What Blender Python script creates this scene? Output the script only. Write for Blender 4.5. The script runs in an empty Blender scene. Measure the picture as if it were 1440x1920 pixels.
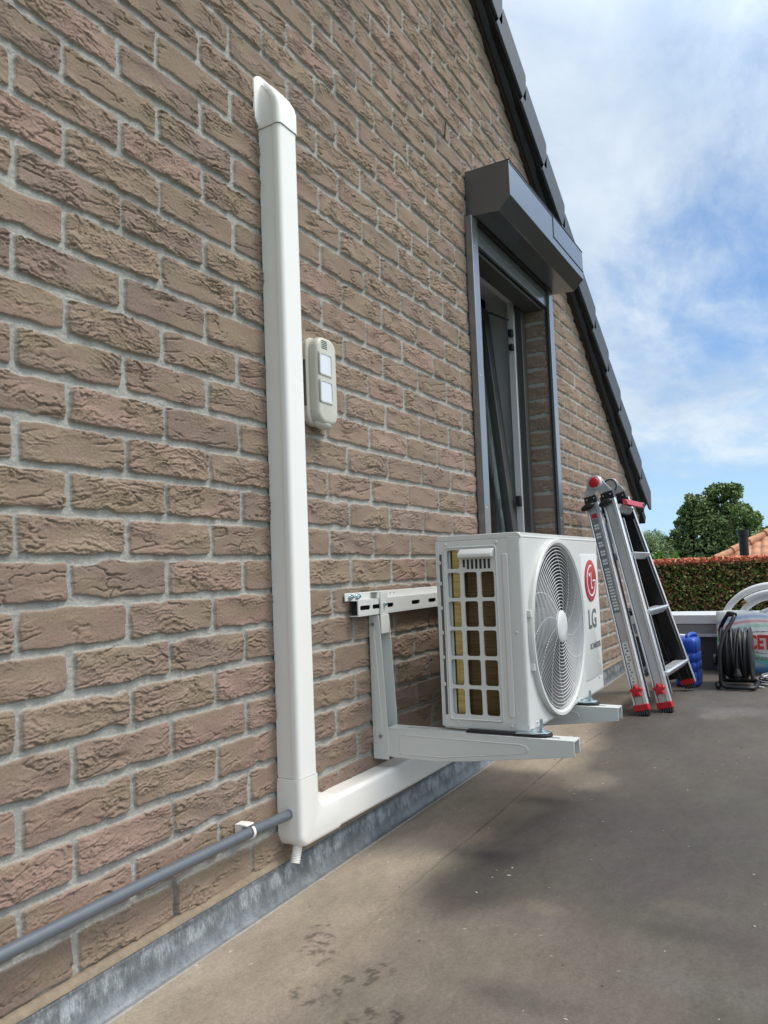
import bpy, math, random
import numpy as np
from mathutils import Vector, Matrix
random.seed(7)
RNG = np.random.RandomState(11)
S = bpy.context.scene
COL = S.collection
R = math.radians

# ---------------------------------------------------------------- camera
# X = out of the brick wall, Y = along the wall away from the viewer, Z = up
CAM = (1.108638, -0.7520715, 0.7231355)
YAW, PITCH, ROLL = 0.503, 0.058, -0.040
def cam_axes():
    cy, sy = math.cos(YAW), math.sin(YAW); cp, sp = math.cos(PITCH), math.sin(PITCH)
    cr, sr = math.cos(ROLL), math.sin(ROLL)
    f = Vector((-sy*cp, cy*cp, sp)); r0 = Vector((cy, sy, 0)); u0 = r0.cross(f)
    return r0*cr+u0*sr, u0*cr-r0*sr, f
cr_, cu_, cf_ = cam_axes()
cd = bpy.data.cameras.new('camera'); cam = bpy.data.objects.new('camera', cd); COL.objects.link(cam)
cam.matrix_world = Matrix(((cr_.x, cu_.x, -cf_.x, CAM[0]), (cr_.y, cu_.y, -cf_.y, CAM[1]), (cr_.z, cu_.z, -cf_.z, CAM[2]), (0, 0, 0, 1)))
cd.sensor_fit = 'HORIZONTAL'; cd.sensor_width = 36; cd.lens = 36*1418/1440
cd.shift_x = -33.2/1440; cd.shift_y = 29.8/1440
cd.clip_start = 0.02; cd.clip_end = 3000
S.camera = cam

# ---------------------------------------------------------------- sky, sun, exposure
SUN_EL, SUN_AZ = 58, 70          # azimuth measured from +Y towards +X
wd = bpy.data.worlds.new("World"); S.world = wd; wd.use_nodes = True
nt = wd.node_tree; N = nt.nodes; LK = nt.links; N.clear()
def nd(t, **k):
    n = N.new(t)
    for a, b in k.items(): setattr(n, a, b)
    return n
def math_n(op, a, b=None, clamp=False):
    n = nd('ShaderNodeMath', operation=op); n.use_clamp = clamp
    for i, v in enumerate((a, b)):
        if v is None: continue
        if isinstance(v, (int, float)): n.inputs[i].default_value = v
        else: LK.new(v, n.inputs[i])
    return n.outputs[0]
out = nd('ShaderNodeOutputWorld'); bg = nd('ShaderNodeBackground'); LK.new(bg.outputs[0], out.inputs[0])
sky = nd('ShaderNodeTexSky', sky_type='NISHITA'); sky.sun_disc = False
sky.sun_elevation = R(SUN_EL); sky.sun_rotation = R(SUN_AZ); sky.altitude = 20; sky.dust_density = 0.6; sky.ozone_density = 2.0
geo = nd('ShaderNodeTexCoord')
sep = nd('ShaderNodeSeparateXYZ'); LK.new(geo.outputs['Generated'], sep.inputs[0])
zc = math_n('MAXIMUM', sep.outputs[2], 0.0)
zd = math_n('ADD', zc, 0.16)
px_ = math_n('DIVIDE', sep.outputs[0], zd); py_ = math_n('DIVIDE', sep.outputs[1], zd)
cmb = nd('ShaderNodeCombineXYZ'); LK.new(px_, cmb.inputs[0]); LK.new(py_, cmb.inputs[1])
def noise(scale, detail, rough, dist, off=(0, 0, 0), sc=(1, 1, 1)):
    mp = nd('ShaderNodeMapping'); mp.inputs['Location'].default_value = off; mp.inputs['Scale'].default_value = sc
    LK.new(cmb.outputs[0], mp.inputs[0])
    n = nd('ShaderNodeTexNoise'); n.inputs['Scale'].default_value = scale; n.inputs['Detail'].default_value = detail
    n.inputs['Roughness'].default_value = rough; n.inputs['Distortion'].default_value = dist
    LK.new(mp.outputs[0], n.inputs[0]); return n.outputs[0]
def dirmask(v, lo, hi):          # soft cap of sky round a direction
    d = nd('ShaderNodeVectorMath', operation='DOT_PRODUCT'); LK.new(geo.outputs['Generated'], d.inputs[0])
    l = math.sqrt(sum(c*c for c in v)); d.inputs[1].default_value = [c/l for c in v]
    m = nd('ShaderNodeMapRange', interpolation_type='SMOOTHSTEP'); LK.new(d.outputs['Value'], m.inputs[0])
    m.inputs[1].default_value = lo; m.inputs[2].default_value = hi; return m.outputs[0]
n1 = noise(1.35, 10, 0.60, 0.3, (3.1, 1.4, 0), (1.0, 0.75, 1))
n2 = noise(4.4, 10, 0.64, 0.25, (0.3, 7.7, 0), (1.25, 0.55, 1))
nn = math_n('ADD', math_n('MULTIPLY', n1, 0.52), math_n('MULTIPLY', n2, 0.48))
hole = math_n('MULTIPLY', dirmask((-0.03, 0.93, 0.39), 0.978, 0.9995), -0.09)
hole2 = math_n('MULTIPLY', dirmask((-0.13, 0.94, 0.31), 0.988, 0.9995), -0.10)
hole3 = math_n('MULTIPLY', dirmask((0.30, 0.90, 0.33), 0.975, 0.999), -0.12)
bank = math_n('MULTIPLY', dirmask((-0.19, 0.83, 0.52), 0.955, 0.9985), 0.10)
band = nd('ShaderNodeMapRange', interpolation_type='SMOOTHSTEP'); LK.new(sep.outputs[2], band.inputs[0])
band.inputs[1].default_value = 0.07; band.inputs[2].default_value = 0.17; band.inputs[3].default_value = -0.20; band.inputs[4].default_value = 0.06
cl = math_n('ADD', nn, hole)
for t in (hole2, hole3, bank, band.outputs[0]): cl = math_n('ADD', cl, t)
cm = nd('ShaderNodeMapRange', interpolation_type='SMOOTHSTEP'); LK.new(cl, cm.inputs[0])
cm.inputs[1].default_value = 0.30; cm.inputs[2].default_value = 0.66; cm.inputs[3].default_value = 0.0; cm.inputs[4].default_value = 0.96
# cloud tone: greyer bellies, out-of-view sky boosted towards the veiled sun to light the wall
tone = nd('ShaderNodeMapRange'); LK.new(noise(2.4, 8, 0.58, 0.3, (9, 2, 0), (1, .6, 1)), tone.inputs[0])
tone.inputs[1].default_value = 0.33; tone.inputs[2].default_value = 0.68; tone.inputs[3].default_value = 0.0; tone.inputs[4].default_value = 1.0
ccol = nd('ShaderNodeMix', data_type='RGBA'); LK.new(tone.outputs[0], ccol.inputs[0])
ccol.inputs[6].default_value = (3.75, 4.75, 6.1, 1); ccol.inputs[7].default_value = (6.5, 7.15, 7.65, 1)
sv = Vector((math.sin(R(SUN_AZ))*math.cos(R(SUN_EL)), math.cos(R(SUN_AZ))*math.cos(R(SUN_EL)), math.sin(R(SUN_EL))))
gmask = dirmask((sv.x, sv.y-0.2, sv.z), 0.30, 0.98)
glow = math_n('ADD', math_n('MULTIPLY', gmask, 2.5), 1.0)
back = nd('ShaderNodeMapRange', interpolation_type='SMOOTHSTEP'); LK.new(sep.outputs[1], back.inputs[0])  # sky behind the camera dimmed so faces turned that way stay darker
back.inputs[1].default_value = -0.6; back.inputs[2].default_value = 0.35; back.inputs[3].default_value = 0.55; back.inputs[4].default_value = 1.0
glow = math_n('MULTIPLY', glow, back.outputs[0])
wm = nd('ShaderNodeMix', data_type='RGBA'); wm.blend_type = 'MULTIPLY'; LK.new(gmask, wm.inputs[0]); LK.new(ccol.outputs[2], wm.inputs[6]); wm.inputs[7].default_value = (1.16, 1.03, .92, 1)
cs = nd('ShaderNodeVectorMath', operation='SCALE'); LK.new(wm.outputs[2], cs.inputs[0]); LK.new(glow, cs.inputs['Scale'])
sb = nd('ShaderNodeVectorMath', operation='MULTIPLY'); LK.new(sky.outputs[0], sb.inputs[0]); sb.inputs[1].default_value = (0.78, 0.98, 1.12)
mx = nd('ShaderNodeMix', data_type='RGBA'); LK.new(cm.outputs[0], mx.inputs[0]); 
hz = nd('ShaderNodeMapRange', interpolation_type='SMOOTHSTEP'); LK.new(sep.outputs[2], hz.inputs[0])
hz.inputs[1].default_value = 0.0; hz.inputs[2].default_value = 0.30; hz.inputs[3].default_value = 0.92; hz.inputs[4].default_value = 0.30
hzm = nd('ShaderNodeMix', data_type='RGBA'); LK.new(hz.outputs[0], hzm.inputs[0]); LK.new(sb.outputs[0], hzm.inputs[6])
hzc = nd('ShaderNodeMix', data_type='RGBA'); hzc.inputs[6].default_value = (4.3, 6.3, 7.9, 1); hzc.inputs[7].default_value = (2.1, 3.7, 6.7, 1)
hz2 = nd('ShaderNodeMapRange'); LK.new(sep.outputs[2], hz2.inputs[0]); hz2.inputs[1].default_value = 0.0; hz2.inputs[2].default_value = 0.28; LK.new(hz2.outputs[0], hzc.inputs[0])
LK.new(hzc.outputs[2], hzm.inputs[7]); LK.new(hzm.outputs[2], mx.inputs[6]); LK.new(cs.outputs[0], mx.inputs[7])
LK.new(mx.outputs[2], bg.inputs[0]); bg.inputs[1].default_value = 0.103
sd = bpy.data.lights.new('sun', 'SUN'); sd.energy = 1.5; sd.angle = R(14); sd.color = (1.0, 0.94, 0.86)
sun = bpy.data.objects.new('sun', sd); COL.objects.link(sun)
sun.rotation_euler = sv.to_track_quat('Z', 'Y').to_euler(); sun.location = (4, -2, 6)
S.view_settings.view_transform = 'Standard'; S.view_settings.look = 'None'
S.view_settings.exposure = 0.40; S.view_settings.gamma = 1
S.cycles.use_denoising = True
S.cycles.max_bounces = 6

# ---------------------------------------------------------------- materials
def mat(name, col, rough=0.6, metal=0.0, var=0.0, vscale=20, bump=0.0, bscale=200, spec=0.5, coat=0.0, attr=None, stretch=(1, 1, 1), col2=None, rvar=0.0):
    m = bpy.data.materials.new(name); m.use_nodes = True
    t = m.node_tree; b = t.nodes['Principled BSDF']
    b.inputs['Roughness'].default_value = rough; b.inputs['Metallic'].default_value = metal
    b.inputs['Specular IOR Level'].default_value = spec
    if coat: b.inputs['Coat Weight'].default_value = coat; b.inputs['Coat Roughness'].default_value = 0.15
    b.inputs['Base Color'].default_value = (*col, 1)
    tc = t.nodes.new('ShaderNodeTexCoord'); mp = t.nodes.new('ShaderNodeMapping'); mp.inputs['Scale'].default_value = stretch
    t.links.new(tc.outputs['Object'], mp.inputs[0])
    src = None
    if attr:
        a = t.nodes.new('ShaderNodeAttribute'); a.attribute_name = attr; src = a.outputs['Color']
        t.links.new(src, b.inputs['Base Color'])
    if var or col2:
        n = t.nodes.new('ShaderNodeTexNoise'); n.inputs['Scale'].default_value = vscale; n.inputs['Detail'].default_value = 8; n.inputs['Roughness'].default_value = 0.65
        t.links.new(mp.outputs[0], n.inputs[0])
        r = t.nodes.new('ShaderNodeMapRange'); r.inputs[1].default_value = 0.3; r.inputs[2].default_value = 0.7
        t.links.new(n.outputs[0], r.inputs[0])
        mixn = t.nodes.new('ShaderNodeMix'); mixn.data_type = 'RGBA'
        if col2:
            mixn.inputs[6].default_value = (*col, 1); mixn.inputs[7].default_value = (*col2, 1)
            t.links.new(r.outputs[0], mixn.inputs[0])
        else:
            mixn.blend_type = 'MULTIPLY'; mixn.inputs[0].default_value = 1
            r.inputs[3].default_value = 1-var; r.inputs[4].default_value = 1+var
            if src: t.links.new(src, mixn.inputs[6])
            else: mixn.inputs[6].default_value = (*col, 1)
            t.links.new(r.outputs[0], mixn.inputs[7])
        t.links.new(mixn.outputs[2], b.inputs['Base Color'])
        if rvar:
            rr = t.nodes.new('ShaderNodeMapRange'); rr.inputs[1].default_value = .3; rr.inputs[2].default_value = .7
            rr.inputs[3].default_value = max(0, rough-rvar); rr.inputs[4].default_value = min(1, rough+rvar)
            t.links.new(n.outputs[0], rr.inputs[0]); t.links.new(rr.outputs[0], b.inputs['Roughness'])
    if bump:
        n = t.nodes.new('ShaderNodeTexNoise'); n.inputs['Scale'].default_value = bscale; n.inputs['Detail'].default_value = 5
        t.links.new(mp.outputs[0], n.inputs[0])
        bp = t.nodes.new('ShaderNodeBump'); bp.inputs['Strength'].default_value = bump; bp.inputs['Distance'].default_value = 0.002
        t.links.new(n.outputs[0], bp.inputs['Height']); t.links.new(bp.outputs[0], b.inputs['Normal'])
    return m
M = {}
M['brick'] = mat('brick', (.3, .2, .15), .95, var=.13, vscale=260, bump=.5, bscale=420, spec=.2, attr='Col')
M['mortar'] = mat('mortar', (.36, .36, .32), .95, var=.15, vscale=150, bump=.5, bscale=300, spec=.2)
M['terrace'] = mat('terrace_membrane', (.2, .18, .15), .72, var=.20, vscale=210, bump=.25, bscale=240, spec=.22, attr='Col', rvar=.10)
M['pvc'] = mat('white_pvc', (.86, .84, .78), .32, var=.012, vscale=9, bump=.02, bscale=60, spec=.45)
M['grey_pvc'] = mat('grey_pvc', (.118, .132, .150), .33, var=.06, vscale=30, spec=.5)
M['ac'] = mat('painted_casing', (.62, .62, .585), .42, var=.02, vscale=12, bump=.03, bscale=500, spec=.4)
M['ac2'] = mat('casing_plastic', (.66, .66, .63), .38, var=.02, vscale=14, spec=.45)
M['guard'] = mat('fan_guard_plastic', (.66, .665, .65), .35, spec=.5)
M['dark'] = mat('dark_interior', (.015, .015, .016), .6)
M['blade'] = mat('fan_blade_plastic', (.085, .085, .088), .5)
M['shroud'] = mat('fan_shroud_plastic', (.13, .13, .128), .5)
M['coil'] = mat('condenser_fins', (.22, .14, .05), .45, .35, stretch=(1, 1, 26), vscale=9, col2=(.07, .042, .014), bump=.2, bscale=60)
M['coil_gold'] = mat('condenser_fins_bright', (.62, .50, .20), .35, .7, stretch=(1, 1, 22), vscale=8, col2=(.30, .23, .07))
M['bracket'] = mat('bracket_enamel', (.66, .675, .64), .4, var=.02, vscale=15, bump=.02, bscale=300)
M['zincbolt'] = mat('zinc_bolt', (.50, .60, .64), .3, .9, var=.15, vscale=200)
M['rubber'] = mat('black_rubber', (.012, .012, .013), .6, bump=.1, bscale=300)
M['red'] = mat('logo_red', (.42, .012, .03), .35, coat=.3)
M['grey_text'] = mat('badge_grey', (.19, .19, .20), .35, .4)
M['white_mark'] = mat('badge_white', (.80, .80, .78), .4)
M['screw'] = mat('screw_white', (.72, .72, .69), .35, .2)
M['sensor'] = mat('sensor_plastic', (.55, .535, .45), .4, var=.03, vscale=40)
M['lens'] = mat('sensor_lens', (.72, .74, .78), .2, spec=.7, coat=.5)
M['anthracite'] = mat('anthracite_aluminium', (.165, .176, .188), .30, .8, var=.03, vscale=12, spec=.5, coat=.5)
M['guide'] = mat('guide_rail_aluminium', (.26, .265, .27), .32, .6, var=.04, vscale=14, coat=.6)
M['frame_dark'] = mat('window_frame_dark', (.075, .073, .07), .42, .1)
M['frame_white'] = mat('window_frame_white', (.62, .62, .62), .35)
M['plaster'] = mat('white_plaster', (.66, .66, .66), .9)
M['curtain'] = mat('curtain_fabric', (.30, .37, .36), .9, var=.1, vscale=30)
M['tile'] = mat('slate_grey_tile', (.050, .058, .068), .5, var=.28, vscale=60, bump=.3, bscale=300)
M['tiledark'] = mat('tile_underside', (.018, .017, .018), .8)
M['bargewood'] = mat('barge_board', (.035, .018, .014), .7, var=.3, vscale=40)
M['bargemetal'] = mat('barge_metal', (.055, .062, .075), .35, .5, var=.1, vscale=20)
M['alu'] = mat('ladder_aluminium', (.60, .61, .62), .35, .55, var=.10, vscale=18, stretch=(1, 1, .25), rvar=.10)
M['alu_bright'] = mat('ladder_aluminium_edge', (.84, .85, .85), .25, .55, var=.05, vscale=20)
M['alu_dark'] = mat('ladder_black_coating', (.012, .012, .013), .35, .3)
M['redplastic'] = mat('red_plastic', (.50, .012, .022), .42, var=.08, vscale=60)
M['pinkplastic'] = mat('faded_red_plastic', (.50, .05, .07), .45, var=.1, vscale=60)
M['blackplastic'] = mat('black_plastic', (.014, .014, .015), .42, var=.1, vscale=60, bump=.1, bscale=200)
M['blue'] = mat('blue_plastic', (.012, .065, .42), .35, var=.06, vscale=25)
M['cable'] = mat('black_cable', (.022, .022, .024), .45, bump=.05)
M['tube'] = mat('white_tube', (.80, .80, .78), .45, var=.03, vscale=30)
M['copper'] = mat('copper', (.85, .55, .22), .3, .8)
M['logo_print'] = mat('sack_red_print', (.55, .035, .04), .4)
M['dark_print'] = mat('sack_dark_print', (.20, .10, .12), .4)
M['sticker_grey'] = mat('sticker_grey', (.20, .20, .205), .5)
M['sticker_white'] = mat('sticker_white', (.70, .72, .70), .5)
M['cap_white'] = mat('coping_aluminium', (.66, .66, .66), .45, .1, var=.04, vscale=10)
M['fascia'] = mat('dark_fascia', (.05, .05, .055), .5, var=.1, vscale=20)
M['mid_grey'] = mat('grey_trim', (.22, .22, .22), .5)
M['leaf'] = mat('leaf', (.1, .15, .05), .6, attr='Col', spec=.3)
M['bark'] = mat('bark', (.10, .07, .05), .9, var=.3, vscale=8)
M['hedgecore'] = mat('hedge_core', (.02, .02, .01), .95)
M['grass'] = mat('grass', (.06, .10, .03), .95, var=.3, vscale=2)
M['terracotta'] = mat('terracotta', (.55, .27, .15), .8, var=.22, vscale=9, bump=.3, bscale=60, attr=None)
M['render_wall'] = mat('rendered_wall', (.6, .55, .48), .9)
M['sealant'] = mat('tan_sealant', (.25, .195, .135), .8, var=.2, vscale=60, bump=.4, bscale=120)

def zinc_material():
    m = bpy.data.materials.new('weathered_zinc'); m.use_nodes = True
    t = m.node_tree; b = t.nodes['Principled BSDF']; b.inputs['Metallic'].default_value = .25; b.inputs['Roughness'].default_value = .5
    def nn(ty, **k):
        n = t.nodes.new(ty)
        for a, v in k.items(): setattr(n, a, v)
        return n
    def mt(op, a, c, clamp=False):
        n = nn('ShaderNodeMath', operation=op); n.use_clamp = clamp
        for i, v in enumerate((a, c)):
            if isinstance(v, (int, float)): n.inputs[i].default_value = v
            else: t.links.new(v, n.inputs[i])
        return n.outputs[0]
    def noise_(scale, st, detail=8, rough=.7):
        mp = nn('ShaderNodeMapping'); mp.inputs['Scale'].default_value = st; t.links.new(tc.outputs['Object'], mp.inputs[0])
        n = nn('ShaderNodeTexNoise'); n.inputs['Scale'].default_value = scale; n.inputs['Detail'].default_value = detail; n.inputs['Roughness'].default_value = rough
        t.links.new(mp.outputs[0], n.inputs[0]); return n.outputs[0]
    def ramp(v, lo, hi, a=0., c=1.):
        n = nn('ShaderNodeMapRange', interpolation_type='SMOOTHSTEP'); t.links.new(v, n.inputs[0])
        for i, q in enumerate((lo, hi, a, c)): n.inputs[i+1].default_value = q
        return n.outputs[0]
    tc = nn('ShaderNodeTexCoord'); sp = nn('ShaderNodeSeparateXYZ'); t.links.new(tc.outputs['Object'], sp.inputs[0])
    zr = mt('SUBTRACT', sp.outputs[2], mt('ADD', mt('MULTIPLY', sp.outputs[1], .0155), .024))   # height above the terrace
    tt = mt('DIVIDE', zr, .078)
    streak = noise_(230, (1, 1, .22), 9, .75); blot = noise_(26, (1, 1, .7), 7, .65); fine = noise_(420, (1, 1, .5), 4, .6)
    win = mt('MULTIPLY', ramp(tt, .22, .62), ramp(tt, 1.02, .82))
    wv = mt('ADD', mt('ADD', mt('MULTIPLY', streak, .55), mt('MULTIPLY', blot, .55)), mt('MULTIPLY', win, .16))
    white = ramp(wv, .64, .84, 0, .75); dark = ramp(mt('ADD', streak, mt('MULTIPLY', ramp(tt, .72, 1.0), .16)), .56, .70, 0, .7)
    c1 = nn('ShaderNodeMix', data_type='RGBA'); t.links.new(ramp(blot, .35, .65), c1.inputs[0]); c1.inputs[6].default_value = (.130, .142, .148, 1); c1.inputs[7].default_value = (.225, .242, .250, 1)
    c2 = nn('ShaderNodeMix', data_type='RGBA'); t.links.new(dark, c2.inputs[0]); t.links.new(c1.outputs[2], c2.inputs[6]); c2.inputs[7].default_value = (.055, .062, .066, 1)
    c3 = nn('ShaderNodeMix', data_type='RGBA'); t.links.new(white, c3.inputs[0]); t.links.new(c2.outputs[2], c3.inputs[6]); c3.inputs[7].default_value = (.48, .52, .54, 1)
    c4 = nn('ShaderNodeMix', data_type='RGBA'); c4.blend_type = 'MULTIPLY'; c4.inputs[0].default_value = 1; t.links.new(c3.outputs[2], c4.inputs[6]); t.links.new(ramp(fine, .3, .7, .82, 1.18), c4.inputs[7])
    t.links.new(c4.outputs[2], b.inputs['Base Color'])
    bp = nn('ShaderNodeBump'); bp.inputs['Strength'].default_value = .3; bp.inputs['Distance'].default_value = .002
    t.links.new(blot, bp.inputs['Height']); t.links.new(bp.outputs[0], b.inputs['Normal'])
    return m
M['zinc'] = zinc_material()
M['lip'] = mat('zinc_lip', (.30, .28, .25), .55, .2, var=.2, vscale=80)
def glass_material():
    m = bpy.data.materials.new('window_glass'); m.use_nodes = True
    b = m.node_tree.nodes['Principled BSDF']; b.inputs['Base Color'].default_value = (.85, .95, .92, 1)
    b.inputs['Roughness'].default_value = .02; b.inputs['Transmission Weight'].default_value = 1; b.inputs['IOR'].default_value = 1.45
    return m
M['glass'] = glass_material()
def sack_material():
    m = bpy.data.materials.new('printed_sack'); m.use_nodes = True
    t = m.node_tree; b = t.nodes['Principled BSDF']; b.inputs['Roughness'].default_value = .38
    a = t.nodes.new('ShaderNodeAttribute'); a.attribute_name = 'Col'; t.links.new(a.outputs['Color'], b.inputs['Base Color'])
    return m
M['sack'] = sack_material()

# ---------------------------------------------------------------- mesh helpers
class MB:
    def __init__(s): s.v = []; s.f = []; s.m = []; s.mi = 0; s.xf = None
    def add(s, vs, fs):
        o = len(s.v)
        for p in vs:
            p = Vector(p)
            s.v.append(s.xf @ p if s.xf is not None else p)
        for f in fs: s.f.append([i+o for i in f]); s.m.append(s.mi)
        return s
    def box(s, a, b):
        x0, y0, z0 = [min(p, q) for p, q in zip(a, b)]; x1, y1, z1 = [max(p, q) for p, q in zip(a, b)]
        return s.add([(x0,y0,z0),(x1,y0,z0),(x1,y1,z0),(x0,y1,z0),(x0,y0,z1),(x1,y0,z1),(x1,y1,z1),(x0,y1,z1)],
                     [(0,3,2,1),(4,5,6,7),(0,1,5,4),(1,2,6,5),(2,3,7,6),(3,0,4,7)])
    def hexa(s, p8):   # bottom 4 then top 4
        return s.add(p8, [(0,3,2,1),(4,5,6,7),(0,1,5,4),(1,2,6,5),(2,3,7,6),(3,0,4,7)])
    def prism(s, poly, vec):   # 3-D polygon extruded along vec
        n = len(poly); vec = Vector(vec)
        vs = [Vector(p) for p in poly]+[Vector(p)+vec for p in poly]
        return s.add(vs, [list(range(n))[::-1], list(range(n, 2*n))]+[(i, (i+1) % n, (i+1) % n+n, i+n) for i in range(n)])
    def loft(s, rings, closed=True, caps=True):
        n = len(rings[0]); vs = [p for r in rings for p in r]; fs = []
        for k in range(len(rings)-1):
            for i in range(n if closed else n-1):
                j = (i+1) % n; fs.append((k*n+i, k*n+j, (k+1)*n+j, (k+1)*n+i))
        if caps and closed: fs += [list(range(n))[::-1], list(range((len(rings)-1)*n, len(rings)*n))]
        return s.add(vs, fs)
    def tube(s, path, r, n=8, closed=False, caps=True):
        P = [Vector(p) for p in path]; k = len(P); rr = r if isinstance(r, (list, tuple)) else [r]*k
        rings = []; up = None
        for i in range(k):
            if closed: t = P[(i+1) % k]-P[i-1]
            else: t = P[min(i+1, k-1)]-P[max(i-1, 0)]
            t.normalize()
            if up is None:
                up = Vector((0, 0, 1)) if abs(t.z) < .9 else Vector((1, 0, 0))
            a = up - t*up.dot(t)
            if a.length < 1e-6: a = t.orthogonal()
            a.normalize(); up = a; b = t.cross(a)
            rings.append([P[i]+(a*math.cos(2*math.pi*j/n)+b*math.sin(2*math.pi*j/n))*rr[i] for j in range(n)])
        if closed: rings.append(rings[0]); return s.loft(rings, True, False)
        return s.loft(rings, True, caps)
    def cyl(s, a, b, r, n=16, r2=None): return s.tube([a, b], [r, r if r2 is None else r2], n)
    def ball(s, c, r, nu=14, nv=9):
        c = Vector(c); r = Vector(r) if hasattr(r, '__len__') else Vector((r, r, r)); rings = []
        for i in range(nv+1):
            th = math.pi*(i/nv); th = min(max(th, .02), math.pi-.02)
            rings.append([c+Vector((r.x*math.sin(th)*math.cos(2*math.pi*j/nu), r.y*math.sin(th)*math.sin(2*math.pi*j/nu), -r.z*math.cos(th))) for j in range(nu)])
        return s.loft(rings)
    def build(s, name, mats, parent=None, bevel=0, smooth=40, seg=2):
        me = bpy.data.meshes.new(name)
        off = Vector(parent.location) if parent is not None else Vector((0, 0, 0))
        if parent is not None and parent.parent is not None: off = Vector(parent['origin'])
        elif parent is not None: off = Vector(parent['origin'])
        me.from_pydata([p-off for p in s.v], [], s.f)
        me.validate()
        ms = mats if isinstance(mats, (list, tuple)) else [mats]
        for m in ms: me.materials.append(M[m] if isinstance(m, str) else m)
        if len(ms) > 1 and len(me.polygons) == len(s.m): me.polygons.foreach_set('material_index', s.m)
        import bmesh
        bm = bmesh.new(); bm.from_mesh(me); bmesh.ops.recalc_face_normals(bm, faces=bm.faces); bm.to_mesh(me); bm.free()
        if smooth:
            me.shade_smooth(); me.set_sharp_from_angle(angle=R(smooth))
        o = bpy.data.objects.new(name, me); COL.objects.link(o)
        o.parent = parent; o['origin'] = [float(q) for q in off]
        if bevel:
            b = o.modifiers.new('bevel', 'BEVEL'); b.width = bevel; b.segments = seg; b.limit_method = 'ANGLE'; b.angle_limit = R(35)
            b.harden_normals = False
        return o
def tag(o, label, cat, group=None):
    o['label'] = label; o['category'] = cat
    if group: o['group'] = group
    return o
def thing(name, loc, label, cat, group=None):
    o = bpy.data.objects.new(name, None); COL.objects.link(o); o.location = loc; o['origin'] = [float(q) for q in loc]
    o.empty_display_size = .05
    return tag(o, label, cat, group)
def np_mesh(name, V, F, mats, parent=None, col=None, smooth=True):
    """V (n,3), F (m,4) quads, col (n,3)"""
    off = np.array(parent['origin']) if parent is not None else np.zeros(3)
    me = bpy.data.meshes.new(name); V = np.ascontiguousarray(V-off, dtype=np.float32); F = np.ascontiguousarray(F, dtype=np.int32); k = F.shape[1]
    me.vertices.add(len(V)); me.vertices.foreach_set('co', V.ravel())
    me.loops.add(F.size); me.loops.foreach_set('vertex_index', F.ravel())
    me.polygons.add(len(F)); me.polygons.foreach_set('loop_start', np.arange(0, F.size, k, dtype=np.int32))
    me.polygons.foreach_set('loop_total', np.full(len(F), k, dtype=np.int32))
    if smooth: me.polygons.foreach_set('use_smooth', np.ones(len(F), dtype=bool))
    if col is not None:
        at = me.color_attributes.new('Col', 'FLOAT_COLOR', 'POINT')
        at.data.foreach_set('color', np.c_[col, np.ones(len(col))].astype(np.float32).ravel())
    me.update(calc_edges=True); me.validate()
    me.materials.append(M[mats] if isinstance(mats, str) else mats)
    o = bpy.data.objects.new(name, me); COL.objects.link(o); o.parent = parent; o['origin'] = [float(q) for q in off]
    return o
def text(s, size, pos, ux, uy, m, parent, name='lettering', extrude=.0006, font_scale_x=1.0, bold=0.0):
    c = bpy.data.curves.new(name, 'FONT'); c.body = s; c.size = size; c.extrude = extrude; c.offset = bold
    c.align_x = 'CENTER'; c.align_y = 'CENTER'
    c.materials.append(M[m]); o = bpy.data.objects.new(name, c); COL.objects.link(o)
    ux = Vector(ux).normalized(); uy = Vector(uy).normalized(); n = ux.cross(uy)
    off = Vector(parent['origin']); p = Vector(pos)-off
    o.matrix_basis = Matrix(((ux.x*font_scale_x, uy.x, n.x, p.x), (ux.y*font_scale_x, uy.y, n.y, p.y), (ux.z*font_scale_x, uy.z, n.z, p.z), (0, 0, 0, 1)))
    me = bpy.data.meshes.new_from_object(o); bpy.data.objects.remove(o); mb_ = Matrix(((ux.x*font_scale_x, uy.x, n.x, p.x), (ux.y*font_scale_x, uy.y, n.y, p.y), (ux.z*font_scale_x, uy.z, n.z, p.z), (0, 0, 0, 1)))
    me.transform(mb_); me.name = name; o = bpy.data.objects.new(name, me); COL.objects.link(o)
    o.parent = parent; return o
def rrect(cx, cy, w, h, r, n=5):
    pts = []
    for sx, sy, a0 in ((1, 1, 0), (-1, 1, 90), (-1, -1, 180), (1, -1, 270)):
        for k in range(n+1):
            a = R(a0+90*k/n); pts.append((cx+sx*(w/2-r)+r*math.cos(a), cy+sy*(h/2-r)+r*math.sin(a)))
    return pts

# ---- numpy noise
PERM = RNG.permutation(256); GR = RNG.rand(256)*2*np.pi; GX, GY = np.cos(GR), np.sin(GR)
def pn(x, y, seed=0):
    x = np.asarray(x, float)+seed*17.31; y = np.asarray(y, float)+seed*9.73
    xi = np.floor(x).astype(np.int64); yi = np.floor(y).astype(np.int64); xf = x-xi; yf = y-yi
    def g(a, b, dx, dy):
        i = PERM[(PERM[a & 255]+b) & 255]; return GX[i]*dx+GY[i]*dy
    u = xf*xf*xf*(xf*(xf*6-15)+10); v = yf*yf*yf*(yf*(yf*6-15)+10)
    a = g(xi, yi, xf, yf); b = g(xi+1, yi, xf-1, yf); c = g(xi, yi+1, xf, yf-1); d = g(xi+1, yi+1, xf-1, yf-1)
    return 1.5*((a*(1-u)+b*u)*(1-v)+(c*(1-u)+d*u)*v)
def fbm(x, y, o=3, seed=0):
    s = 0; a = 1; t = 0
    for k in range(o): s = s+a*pn(x*2**k, y*2**k, seed+k*3); t += a; a *= .5
    return s/t
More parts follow.
